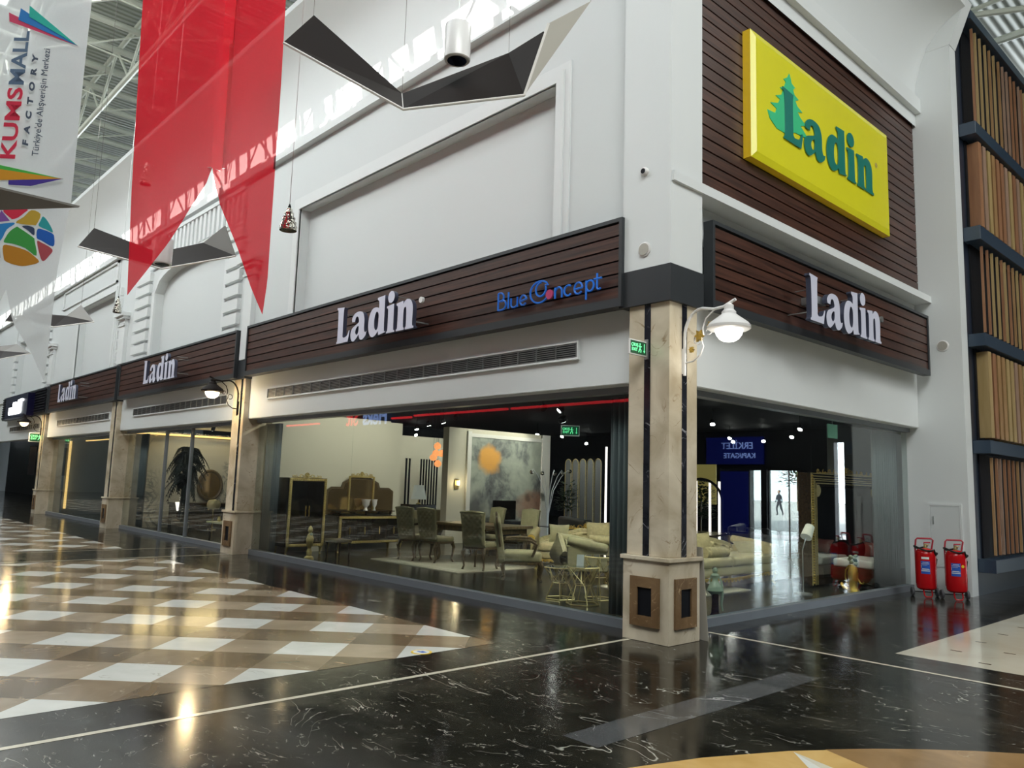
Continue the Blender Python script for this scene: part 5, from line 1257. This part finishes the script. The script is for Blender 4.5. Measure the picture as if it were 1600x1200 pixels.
# --- loveseat with rolled arm, back to window
def sofa(name, lab, loc, rz, w, d, seat_mat, back_mat, crown, nseat, hb=.78, legs='old_gold', rail=True):
    """faces local -y"""
    t = thing(name, lab, 'sofa', loc, rz)
    MB().box(-w/2, w/2, -d/2, d/2, .20, .36).build('base', [seat_mat], t, smooth=True, bevel=.04)
    for k in range(nseat):
        a = -w/2+.14+(w-.28)*k/nseat
        MB().box(a+.005, a+(w-.28)/nseat-.005, -d/2-.02, d/2-.22, .34, .50).build('seat_cushion', [seat_mat], t, smooth=True, bevel=.05)
    b = MB(); n = 24
    top = lambda u: hb+.13*math.exp(-((u-.5)/.22)**2)-.10*abs(2*u-1)**4
    b.grid(lambda u, v: (-w/2+.04+(w-.08)*u, d/2-.02+.06*v+.07*math.sin(PI*v), .25+(top(u)-.25)*v), n, 6)
    b.grid(lambda u, v: (-w/2+.04+(w-.08)*u, d/2-.16+.10*v, .25+(top(u)-.25)*v), n, 6)
    b.tube([(-w/2+.04+(w-.08)*i/20, d/2-.01, top(i/20)-.015) for i in range(21)], .055, 8)
    bk = b.build('backrest', [back_mat], t, smooth=True)
    b = MB(); tufted(b, w, .4, lambda u, v, dd: (-w/2+.1+(w-.2)*u, d/2-.165+.08*v-dd, .44+(top(u)-.03-.44)*v), max(3, int(w/.26)), 2, .06); b.build('tufting', [back_mat], bk, smooth=True)
    for sx in (-1, 1):
        b = MB(); b.tube([(sx*(w/2-.02), d/2-.05, .70), (sx*(w/2), 0, .64), (sx*(w/2+.02), -d/2+.05, .58)], [.07, .085, .08], 12); b.box(sx*(w/2-.02)-.05, sx*(w/2-.02)+.05, -d/2+.04, d/2-.05, .22, .60); b.build('arm', [back_mat], t, smooth=True)
        b = MB(); b.lathe([(.08, -.01), (.06, .01), (.01, .02)], n=14); b.build('arm_rosette', ['gold' if crown else 'mid_wood'], t, loc=(sx*(w/2+.02), -d/2+.04, .58), rot=(PI/2, 0, 0))
        leg_c(sx*(w/2-.1), -d/2+.05, .22, legs, t, (sx, -1), .035); leg_c(sx*(w/2-.1), d/2-.06, .22, legs, t, (sx, 1), .035)
    if crown: crest(t, w*.35, .15, 'gold', (0, d/2, top(.5)+.01))
    if rail:
        b = MB()
        for k in range(26):
            x = -w/2+.12+(w-.24)*k/25; z = .17-.045*math.exp(-((k-12.5)/4)**2)
            b.ball((x, -d/2-.01, z), .028, (1.2, .6, .9), u=7, v=5)
        b.tube([(-w/2+.08, -d/2, .2), (0, -d/2-.01, .15), (w/2-.08, -d/2, .2)], .02, 6)
        b.build('carved_apron', ['gold'], t, smooth=True)
    return t
lv = sofa('loveseat', 'pale green rolled-arm loveseat turned away, behind the wire side tables', (-4.25, 3.35, .004), PI*.80, 1.05, .75, 'velvet', 'velvet', False, 1, .60, rail=False)
sofa('crowned_sofa', 'pale brocade sofa with gold crest left of the corner column', (-5.42, 4.78, .004), .70, 2.0, .85, 'brocade', 'brocade', True, 2, .60)
sofa('long_sofa', 'long pale leather sofa with tufted back and gold carved apron in the right window', (-2.62, 4.75, .026), PI/2, 2.9, .95, 'leather', 'brocade', False, 2, .68)
def pillow(loc, rz, w, h, lab, tilt=-.25, mat='brocade', d=.16):
    t = MB()
    N = 10
    for side in (-1, 1):
        t.grid(lambda u, v: ((u-.5)*w*(1-.10*math.sin(PI*v)), side*d/2*(math.sin(PI*u)*math.sin(PI*v))**.45, (v-.5)*h*(1-.10*math.sin(PI*u))+h/2), N, N)
    bmesh.ops.remove_doubles(t.bm, verts=t.bm.verts, dist=.002)
    o = t.build('cushion', [mat], None, smooth=True); o.location = loc; o.rotation_euler = (tilt, 0, rz)
    return tag(o, lab, 'cushion', 'brocade cushions on the sofas')
def bolster(loc, rz, L, lab):
    b = MB(); b.tube([(-L/2-.04, 0, 0), (-L/2+.02, 0, 0), (-L/2+.05, 0, 0), (L/2-.05, 0, 0), (L/2-.02, 0, 0), (L/2+.04, 0, 0)], [.085, .06, .095, .095, .06, .085], 14)
    o = b.build('bolster_cushion', ['brocade'], None, smooth=True); o.location = loc; o.rotation_euler = (0, 0, rz); return tag(o, lab, 'cushion')
pillow((-2.50, 3.75, .50), PI/2+.1, .48, .42, 'patterned square cushion at the left end of the long sofa')
pillow((-2.50, 4.45, .50), PI/2-.1, .48, .42, 'patterned square cushion in the middle of the long sofa, above the bolster')
bolster((-2.28, 4.42, .60), PI/2, .55, 'round brocade bolster on the long leather sofa')
pillow((-2.45, 5.85, .50), PI/2-.5, .5, .34, 'dark grey patterned cushion at the right end of the long sofa', -.9, 'velvet')
pillow((-5.14, 4.84, .50), .75, .48, .44, 'square brocade cushion standing on the crowned sofa')
pillow((-5.80, 4.44, .50), .75, .40, .36, 'dark green cushion at the left of the crowned sofa', -.25, 'velvet')
bolster((-4.94, 4.66, .60), .72, .5, 'round brocade bolster on the crowned sofa')
# --- hourglass wire tables
def wire_table(loc, h, r, rz, lab):
    t = thing('wire_side_table', lab, 'side table', loc, rz, 'hexagonal hourglass wire tables')
    hexp = lambda rr, z, o=0: [(rr*math.cos(PI/3*k+o), rr*math.sin(PI/3*k+o), z) for k in range(6)]
    T, Bm, Mm = hexp(r, h), hexp(r*.95, .008, .2), hexp(r*.52, h*.52, .1)
    b = MB(); b.tube(T, .009, 6, closed=True); b.build('top_ring', ['brass'], t)
    b = MB(); b.tube(Bm, .009, 6, closed=True); b.build('base_ring', ['brass'], t)
    b = MB(); b.tube(Mm, .004, 5, closed=True)
    for k in range(6): b.tube([T[k], Mm[k], Bm[k]], .0075, 6); b.tube([T[k], Mm[(k+1) % 6]], .006, 5)
    b.build('wire_body', ['brass'], t)
    b = MB(); b.prism([(p[0]*.98, p[1]*.98) for p in T], lambda p, q: (p[0], p[1], q), h, h+.008); b.build('glass_top', ['glass_table'], t)
    return t
wire_table((-2.95, 1.50, .004), .44, .24, 0, 'lowest left one of the three gold wire hourglass tables')
wire_table((-2.42, 1.38, .004), .50, .24, .3, 'front middle one of the three gold wire hourglass tables, holding the white card')
wire_table((-2.62, 1.95, .004), .60, .23, .1, 'tallest rear right one of the three gold wire hourglass tables')
cd = MB(); cd.hexa([(-.05, 0, 0), (.05, 0, 0), (-.05, .003, 0), (.05, .003, 0), (-.05, .05, .15), (.05, .05, .15), (-.05, .053, .15), (.05, .053, .15)]); o = cd.build('price_card', ['paper'], None, loc=(-2.46, 1.36, .513), rot=(0, 0, .6)); tag(o, 'white upright price card on the front wire table', 'card')
# --- TV console, lamps by the painting
t = thing('media_console', 'low black console under the television by the painting', 'console', (-11.2, 8.0, .004))
MB().box(-.22, .25, -.75, .75, .08, .56).build('body', ['black'], t, bevel=.01, segs=1)
for sy in (-.65, .65): MB().box(-.15, .2, sy-.02, sy+.02, 0, .08).build('foot', ['black'], t)
t = thing('television', 'black flat television standing on the black console before the painting', 'television', (-11.1, 7.8, .57))
MB().box(-.02, .03, -.42, .42, .06, .58).build('screen', ['dark_glass'], t, bevel=.008, segs=1)
MB().box(-.10, .12, -.16, .16, 0, .02).build('stand', ['black'], t); MB().box(-.02, .01, -.03, .03, .02, .1).build('neck', ['black'], t)
t = thing('table_lamp', 'crinkled silver ball table lamp right of the television', 'lamp', (-10.9, 8.72, .004))
MB().lathe([(.10, 0), (.09, .02), (.015, .04), (.015, .66)], n=14).build('stand', ['steel'], t)
MB().ball((0, 0, .80), .15, u=14, v=9).build('shade', ['chrome'], t)
t = thing('arc_floor_lamp', 'floor lamp with five curved arms and small chrome balls beside the painting', 'lamp', (-10.8, 9.2, .004))
MB().lathe([(.16, 0), (.16, .02), (.02, .03)], n=20).build('base', ['chrome'], t)
for k, (dy, hz) in enumerate(((-.68, 1.98), (-.25, 1.96), (.25, 1.97), (.6, 1.99), (.88, 2.05))):
    a = MB(); a.tube([(0, 0, .03), (0, dy*.05, .8), (0, dy*.25, 1.45), (0, dy*.6, 1.85), (0, dy*.9, 2.04), (0, dy, hz)], .008, 6); ao = a.build('curved_arm', ['steel'], t, smooth=True)
    MB().ball((0, dy, hz-.03), .06).build('ball_head', ['chrome'], ao, smooth=True)
t = thing('glass_side_table', 'low black side table with thin legs in front of the painting', 'side table', (-10.1, 8.75, .004))
MB().box(-.3, .3, -.4, .4, .48, .50).build('top', ['dark_glass'], t)
for sx in (-1, 1):
    for sy in (-1, 1): MB().tube([(sx*.28, sy*.38, 0), (sx*.28, sy*.38, .48)], .01, 5).build('leg', ['steel'], t)
t = thing('wall_sconce', 'brass wall sconce with lit bulb left of the painting', 'wall lamp', (-11.49, 6.4, 1.55))
MB().box(0, .03, -.07, .07, -.12, .14).build('plate', ['brass'], t, bevel=.005, segs=1)
MB().lathe([(.035, -.02), (.04, .10)], (.08, 0, 0), 14).build('shade', ['globe_warm'], t)
light('sconce_bulb', 'POINT', (.16, 0, .05), 5, (1, .75, .45), parent=t, shadow_soft_size=.04)
# --- back area
t = thing('copper_pendant_cluster', 'cluster of glowing copper glass pendants deep in the shop', 'pendant lamp', (-15, 8.4, 0))
for y, z in ((0, 2.73), (-.15, 2.36), (.04, 2.17), (.18, 2.50), (-.05, 2.5)):
    g = MB(); g.lathe([(.03, .12), (.10, .06), (.12, 0), (.09, -.07), (.03, -.10)], (0, y, z), 14); g.build('glass_shade', ['copper_glass'], t, smooth=True)
    MB().tube([(0, y, z+.1), (0, y, 4.2)], .004, 4).build('cord', ['black'], t)
def bush(name, lab, loc, h, r, n, mat, pot=True, cat='plant', seed=1, leaf=.16, stem=.02):
    t = thing(name, lab, cat, loc); q = random.Random(seed)
    if pot: MB().lathe([(.12, 0), (.17, .02), (.20, .30), (.18, .32), (.02, .30)], n=18).build('pot', ['soil'], t, smooth=True)
    MB().tube([(0, 0, .28), (.02, 0, h*.5), (0, .02, h*.8)], stem, 6).build('stem', ['mid_wood'], t)
    b = MB()
    for k in range(n):
        a, e, rr_ = q.random()*2*PI, q.uniform(-.3, 1.4), r*q.uniform(.3, 1)
        c = Vector((rr_*math.cos(a)*math.cos(e*.6), rr_*math.sin(a)*math.cos(e*.6), h*.55+h*.42*math.sin(e)*q.uniform(.4, 1)))
        d = Vector((math.cos(a), math.sin(a), q.uniform(-.5, .7))).normalized()*leaf; s_ = d.cross(Vector((0, 0, 1))).normalized()*leaf*.3
        b.face([c, c+d*.5+s_, c+d, c+d*.5-s_])
    b.build('foliage', [mat], t)
    return t
bush('potted_shrub', 'dark green leafy shrub behind the dining table, right of the striped panel', (-14.5, 8.95, .004), 1.6, .42, 520, 'green_leaf', seed=4)
bush('potted_shrub', 'green shrub in shadow behind the arc lamp', (-12.3, 11.6, .004), 1.8, .35, 360, 'green_leaf', seed=9)
bush('potted_shrub', 'green climbing plant between upright mirrors, left part of the right window', (-6.0, 9.6, .004), 1.95, .35, 420, 'green_leaf', seed=12)
t = thing('table_lamp', 'pale cone-shaded lamp on a dark chest before the striped panel', 'lamp', (-15, 7.75, .90))
MB().lathe([(.07, 0), (.08, .02), (.02, .05), (.02, .22)], n=14).build('base', ['brass'], t)
MB().lathe([(.24, .15), (.15, .58)], n=22, cap=False).build('shade', ['shade'], t, smooth=True, solid=.005)
t = thing('chest', 'dark chest carrying the cone-shaded lamp deep in the shop', 'chest', (-15, 7.75, .004))
MB().box(-.25, .25, -.5, .5, .1, .89).build('body', ['dark_wood'], t, bevel=.01, segs=1)
for sy in (-.4, .4): MB().box(-.2, .2, sy-.03, sy+.03, 0, .1).build('foot', ['dark_wood'], t)
def plainsofa(name, lab, loc, rz, w, mat, h=.75):
    t = thing(name, lab, 'sofa', loc, rz)
    MB().box(-w/2, w/2, -.42, .42, .10, .42).build('seat', [mat], t, smooth=True, bevel=.06)
    MB().box(-w/2, w/2, .22, .46, .25, h).build('backrest', [mat], t, smooth=True, bevel=.07)
    for sx in (-1, 1):
        MB().box(sx*w/2-.12, sx*w/2+.1, -.42, .42, .1, .58).build('arm', [mat], t, smooth=True, bevel=.06)
        MB().box(sx*(w/2-.1)-.03, sx*(w/2-.1)+.03, -.36, .38, 0, .11).build('foot', ['black'], t)
    return t
plainsofa('black_leather_sofa', 'black leather sofa behind the crowned sofa', (-8.5, 8.3, .004), PI-.5, 2.1, 'blackleather', .80)
plainsofa('cream_sofa', 'cream rounded sofa behind the dining table near the striped panel', (-13.2, 7.0, .004), PI/2+.3, 1.9, 'leather', .78)
plainsofa('cream_sofa', 'low cream sofa deep in the right window left of the green plant', (-7.6, 9.9, .004), PI/2, 1.8, 'leather', .7)
plainsofa('tub_armchair', 'pale tub armchair behind the long sofa in the right window', (-6.6, 8.1, .004), 2.2, .75, 'leather', .80)
plainsofa('dark_sofa', 'dark low sofa in shadow at the middle of the right window', (-6.3, 12.4, .004), 2.0, 2.2, 'blackleather', .7)
t = thing('tall_mirror_row', 'row of tall arched dark mirror panels at the back, left of the corner column', 'mirror', (-12.8, 13.0, .004), -.2)
for k in range(5):
    x = -.95+k*.42
    pts = [(x-.17, .3)]+[(x-.17*math.cos(a), 2.35+.17*math.sin(a)) for a in [PI*i/8 for i in range(9)]]+[(x+.17, .3)]
    b = MB(); b.prism(pts, lambda p, q: (p[0], q, p[1]), -.02, .0); po = b.build('mirror_panel', ['grey_metal'], t)
    b = MB(); b.tube([(p[0], -.03, p[1]) for p in pts], .012, 5, closed=True); b.build('gold_edge', ['old_gold'], po)
MB().box(1.1, 1.16, -.02, .02, .2, 2.9).build('light_post', ['shade_on'], t)
MB().box(-1.3, 1.3, -.1, .1, .0, .28).build('plinth', ['black'], t)
t = thing('round_arch_mirror', 'tall arched mirror frame with plants behind, left in the right window', 'mirror', (-5.3, 8.55, .004), .9)
pts = [(-.5, .1)]+[(-.5*math.cos(a), 1.35+.5*math.sin(a)) for a in [PI*i/12 for i in range(13)]]+[(.5, .1)]
b = MB(); b.tube([(p[0], 0, p[1]) for p in pts], .03, 8); b.build('frame', ['black'], t, smooth=True)
for x in (-.12, .2, .42): MB().box(x, x+.05, .02, .04, .1, 1.8).build('light_bar', ['shade_on'], t)
MB().box(-.5, .5, -.12, .12, 0, .1).build('foot', ['black'], t)
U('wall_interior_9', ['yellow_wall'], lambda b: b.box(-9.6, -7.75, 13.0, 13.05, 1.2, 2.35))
t = thing('low_table', 'dark two-tier coffee table behind the long sofa', 'table', (-4.1, 6.9, .004), .3)
MB().box(-.35, .35, -.7, .7, .70, .74).build('top', ['dark_wood'], t); MB().box(-.32, .32, -.66, .66, .45, .48).build('shelf', ['dark_wood'], t)
for sx in (-1, 1):
    for sy in (-1, 1): MB().box(sx*.31-.02, sx*.31+.02, sy*.66-.02, sy*.66+.02, 0, .7).build('leg', ['brass'], t)
# --- statue, gilded wardrobe, vase, floor lamp at the right window
t = thing('lady_figurine', 'jade green lady figurine in the right window beside the corner column', 'figurine', (-.72, 1.98, .004), .8)
b = MB(); b.lathe([(.085, 0), (.08, .03), (.05, .06), (.042, .20), (.05, .32), (.05, .36)], n=14); b.build('pedestal', ['dark_wood'], t, smooth=True)
b = MB(); b.lathe([(.05, .29), (.08, .315), (.105, .34), (.092, .38), (.07, .42), (.045, .455), (.036, .48), (.046, .505), (.056, .53), (.034, .55), (.018, .565)], n=18, squash=.7); b.build('dress', ['statue_green'], t, smooth=True)
b = MB(); b.ball((0, 0, .59), .036, (1, 1.05, 1.2)); b.ball((0, -.036, .59), .007); b.build('head', ['statue_green'], t, smooth=True)
b = MB(); b.ball((0, .014, .612), .038, (1, 1, .8)); b.build('hair', ['soil'], t, smooth=True)
b = MB(); b.tube([(.045, 0, .52), (.075, -.01, .46), (.085, -.02, .40), (.09, 0, .28), (.08, .01, .18), (.10, .02, .09)], [.014, .012, .014, .02, .016, .01], 7); b.tube([(-.045, 0, .52), (-.07, .01, .45), (-.04, -.03, .42)], .012, 6); b.build('arm_with_scarf', ['statue_green'], t, smooth=True)
t = thing('gilded_wardrobe', 'wide mirrored wardrobe with gold beaded frame and crest in the right window', 'wardrobe', (-1.5, 6.1, .004), PI/2)
# local x along +Y of the world, -y towards the hall
W2, H2 = 2.85, 1.95
MB().box(0, W2, .03, .42, .08, H2).build('body', ['dark_wood'], t, bevel=.01, segs=1)
b = MB()
for a in ((0, .20, .05, H2), (W2-.20, W2, .05, H2), (.20, W2-.20, H2-.20, H2), (.20, W2-.20, .05, .17)): b.box(a[0], a[1], -.03, .03, a[2], a[3])
b.build('dark_moulding', ['dark_wood'], t)
b = MB()
for x in (.0, .10, .135, .185): b.box(x, x+.014, -.042, -.03, .06, H2-x*.9); b.box(W2-x-.014, W2-x, -.042, -.03, .06, H2-x*.9)
for x in (.0, .05, .10, .135, .185): b.box(x, W2-x, -.042, -.03, H2-.014-x*.9, H2-x*.9)
b.build('gilt_line', ['old_gold'], t)
b = MB()
for k in range(42):
    for x in (.055, W2-.055): b.ball((x, -.035, .1+k*(H2-.15)/41), .020, u=6, v=4)
b.build('beading', ['gold'], t)
for k in range(3):
    a = .24+k*(W2-.48)/3; MB().box(a+.005, a+(W2-.48)/3-.005, -.012, .03, .18, H2-.24).build('mirror_door', ['mirror2'], t)
for x in (.27, W2-.27):
    b = MB(); b.lathe([(.11, 0), (.09, .015), (.03, .02)], n=18); b.build('corner_rosette', ['old_gold'], t, loc=(x, -.02, H2-.30), rot=(PI/2, 0, 0))
crest(t, W2*.8, .15, 'gold', (W2/2, 0, H2))
t = thing('display_bed', 'low bed end with white sheet and russet cushion at the right of the right window', 'bed', (-1.05, 7.2, .004), 0)
MB().box(-.36, .36, -.5, .5, .1, .36).build('base', ['dark_wood'], t, bevel=.01, segs=1); MB().box(-.35, .35, -.5, .5, .36, .50).build('mattress', ['paper'], t, smooth=True, bevel=.04)
for sx in (-1, 1): MB().box(sx*.3-.03, sx*.3+.03, -.45, .45, 0, .1).build('foot', ['dark_wood'], t)
pc('russet', '5a201a'); pillow((-.95, 7.5, .52), .4, .45, .30, 'russet cushion on the low bed in the right window', -.6, 'russet')
t = thing('gilded_vase', 'gold handled vase with pale green roses on top, bottom right of the right window', 'vase', (-.86, 6.28, .004))
b = MB(); b.lathe([(.09, 0), (.10, .03), (.07, .08), (.075, .20), (.085, .32), (.06, .42), (.05, .45)], n=18); b.build('body', ['gold'], t, smooth=True)
b = MB(); b.tube([(-.06, 0, .44), (-.12, 0, .36), (-.13, 0, .24), (-.09, 0, .10)], .012, 6); b.tube([(.06, 0, .40), (.07, 0, .24), (.12, 0, .16), (.16, 0, .16), (.17, 0, .19)], .014, 6); b.tube([(-.08, 0, .05), (-.16, .02, .07), (-.22, .04, .13)], .03, 6); b.build('handles', ['gold'], t, smooth=True)
b = MB()
for k in range(9): b.ball((.05*math.cos(k*2.4), .04*math.sin(k*2.4), .47+.016*k), .035, (1, 1, .8), u=8, v=6)
b.build('roses', ['statue_green'], t, smooth=True)
t = thing('floor_lamp', 'thin steel reading lamp with cylindrical pale shade in the right window', 'lamp', (-1.22, 5.28, .004))
MB().lathe([(.14, 0), (.14, .02), (.02, .03)], n=20).build('base', ['steel'], t)
MB().tube([(0, 0, .03), (0, 0, .70), (.02, .05, .85), (.03, .10, .95)], .009, 6).build('pole', ['steel'], t, smooth=True)
MB().lathe([(.09, -.11), (.075, .11)], n=18).build('shade', ['shade'], t, smooth=True, loc=(.03, .13, .98), rot=(-.7, 0, 0))
# --- palm shop (second window)
def palm(loc, h, lab, seed, mat):
    t = thing('palm_tree', lab, 'plant', loc); q = random.Random(seed)
    MB().lathe([(.12, 0), (.17, .02), (.20, .30), (.17, .32), (.02, .30)], n=16).build('pot', ['soil'], t, smooth=True)
    MB().tube([(0, 0, .3), (.03, .02, h*.45), (.0, .05, h*.9)], [.05, .04, .03], 8).build('trunk', [mat], t, smooth=True)
    for k in range(30):
        a = k*2.4; L = q.uniform(.35, .62); e = q.uniform(.2, .9); base = Vector((0, .04, h*q.uniform(.55, .95)))
        b = MB(); pts = [base+Vector((math.cos(a)*L*s_, math.sin(a)*L*s_, e*L*s_-1.35*L*s_*s_)) for s_ in [i/7 for i in range(8)]]
        b.tube(pts, [.009]*7+[.003], 4)
        for i in range(1, 8):
            d = (pts[i]-pts[i-1]).normalized(); sd = d.cross(Vector((0, 0, 1))).normalized()
            for s_ in (-1, 1):
                for j in (0, .5):
                    c = pts[i-1].lerp(pts[i], j); ln = .20*(1.15-i/8)
                    b.face([c, c+(d*.6+sd*s_)*ln*.5+Vector((0, 0, .0)), c+(d*.8+sd*s_*.9)*ln-Vector((0, 0, .06)), c+d*.035])
        b.build('frond', [mat], t)
    return t
palm((-16.6, 1.15, .004), 2.4, 'tall dark artificial palm behind the second window', 3, 'leaf_black')
palm((-17.75, 1.5, .004), 2.5, 'dim second palm at the left of the palm window', 5, 'leaf_black')
t = thing('dressing_table', 'dark dressing table under the oval mirror in the palm shop', 'dressing table', (-18.9, 2.6, .004))
MB().box(-.3, .45, -.95, .95, .70, .76).build('top', ['dark_wood'], t, bevel=.008, segs=1); MB().box(-.28, .4, -.9, .9, .10, .70).build('cabinet', ['dark_wood'], t, bevel=.01, segs=1)
for k in range(3): d_ = MB().box(.4, .42, -.86+k*.58, -.30+k*.58, .48, .66).build('drawer', ['dark_glass'], t); MB().ball((.435, -.58+k*.58, .57), .018).build('knob', ['gold'], d_)
MB().box(-.25, .38, -.9, .9, 0, .1).build('plinth', ['black'], t)
t = thing('oval_mirror', 'big oval mirror with dark wood frame on the wallpapered wall', 'mirror', (-19.47, 2.98, 1.28))
b = MB(); b.tube([(.03, .36*math.cos(a), .44*math.sin(a)) for a in [2*PI*i/36 for i in range(36)]], .05, 8, closed=True); b.build('frame', ['mid_wood'], t, smooth=True)
b = MB(); b.prism([(.35*math.cos(a), .43*math.sin(a)) for a in [2*PI*i/36 for i in range(36)]], lambda p, q: (q, p[0], p[1]), .01, .03); b.build('glass', ['mirror'], t)
t = thing('pouf', 'round cream pouf seat before the dressing table', 'stool', (-18.15, 2.62, .004))
MB().lathe([(.15, .6), (.19, .66), (.19, .78), (.14, .86), (.02, .88)], n=20).build('seat', ['leather'], t, smooth=True); MB().lathe([(.12, 0), (.12, .02), (.02, .04), (.02, .62)], n=14).build('stand', ['brass'], t)
t = thing('table_lamp', 'small lit white lamp on a stand beside the palm trunk', 'lamp', (-17.9, 1.56, .004))
MB().lathe([(.12, 0), (.12, .02), (.015, .03), (.015, .55)], n=14).build('stand', ['brass'], t); MB().lathe([(.09, .56), (.14, .80)], n=18).build('shade', ['shade_on'], t)
light('lamp_bulb', 'POINT', (0, 0, .9), 6, (1, .85, .7), parent=t, shadow_soft_size=.06)
t = thing('display_bench', 'low table with pale top and small ornaments at the right of the palm window', 'table', (-13.8, 1.35, .004))
MB().box(-.9, .9, -.3, .3, .42, .46).build('top', ['leather'], t, bevel=.008, segs=1)
for sx in (-1, 1):
    for sy in (-1, 1): leg_c(sx*.8, sy*.22, .42, 'dark_wood', t, (sx*.4, sy*.4), .03)
for k in range(4):
    v = MB(); v.lathe([(.03, 0), (.05, .04), (.03, .09), (.035, .12)], n=12); o = v.build('ornament', ['old_gold'], None, smooth=True, loc=(-14.4+k*.4, 1.25+.05*(k % 2), .464)); tag(o, 'small gilt ornament, %s on the low display table' % ['leftmost', 'second from left', 'third from left', 'rightmost'][k], 'ornament', 'gilt ornaments on the low display table')
t = thing('standing_cabinet', 'tall black cabinet with a white screen glow in the third window', 'cabinet', (-25.6, 2.2, .004))
MB().box(-.5, .5, -.2, .2, 0, 2.0).build('body', ['charcoal'], t, bevel=.01, segs=1)
MB().box(.5, .52, -.14, .14, .9, 1.6).build('panel', ['shade_on'], t)
light('shop_glow', 'AREA', (-23.5, 2.5, 3.0), 30, (.75, .9, 1), (0, 0, -1), 3, 2)
# notice board at the dark far shop
t = thing('black_stand_sign', 'black upright panel on the column face at the far dark shop', 'sign', (-28.52, .0, 1.5))
MB().box(-.04, .0, -.18, .04, -.1, .95).build('panel', ['black'], t, bevel=.005, segs=1)
exit_sign((-28.6, -.25, 2.62), PI/2, 'far green exit sign by the dark shop at the left edge').scale = (2.0, 2.0, 2.0)

# ------------------------------------------------------------------ person near the gate (seen only as a reflection in the right window)
def person(loc, rz):
    t = thing('person', 'person in dark clothes walking outside the bright gate, mirrored in the right window', 'person', loc, rz)
    vs = [(0, 0, .95), (0, 0, 1.15), (0, 0, 1.38), (0, .0, 1.50), (0, -.01, 1.62), (.18, 0, 1.40), (.24, -.05, 1.12), (.22, -.16, .90), (-.18, 0, 1.40), (-.24, .06, 1.12), (-.23, .02, .88), (.09, 0, .88), (.10, -.14, .50), (.10, -.06, .08), (.10, -.20, .04), (-.09, 0, .88), (-.10, .10, .50), (-.10, .26, .12), (-.10, .16, .04)]
    es = [(0, 1), (1, 2), (2, 3), (3, 4), (2, 5), (5, 6), (6, 7), (2, 8), (8, 9), (9, 10), (0, 11), (11, 12), (12, 13), (13, 14), (0, 15), (15, 16), (16, 17), (17, 18)]
    rd = [.14, .13, .15, .06, .10, .07, .05, .04, .07, .05, .04, .10, .075, .05, .045, .10, .075, .05, .045]
    me = bpy.data.meshes.new('body'); me.from_pydata(vs, es, []); o = bpy.data.objects.new('body', me); COL.objects.link(o); o.parent = t; me.materials.append(M['dark_cloth'])
    sk = o.modifiers.new('skin', 'SKIN'); o.modifiers.new('sub', 'SUBSURF').levels = 1
    for i, r in enumerate(rd): me.skin_vertices[0].data[i].radius = (r, r*.8)
    for i in range(len(rd)): me.skin_vertices[0].data[i].use_root = (i == 0)
    MB().ball((0, -.02, 1.66), .105, (.85, .95, 1.15)).ball((0, -.12, 1.65), .016).build('face', ['skin'], t, smooth=True)
    MB().ball((0, .015, 1.70), .108, (.9, .95, 1.0)).build('hair', ['black'], t, smooth=True)
person((22.4, 45.5, -.02), .4)
bush('street_tree', 'pale tree outside the gate, mirrored faintly in the right window', (23.3, 50, -.02), 5.0, 1.5, 700, 'green_leaf', False, 'tree', 21, .35, .05)
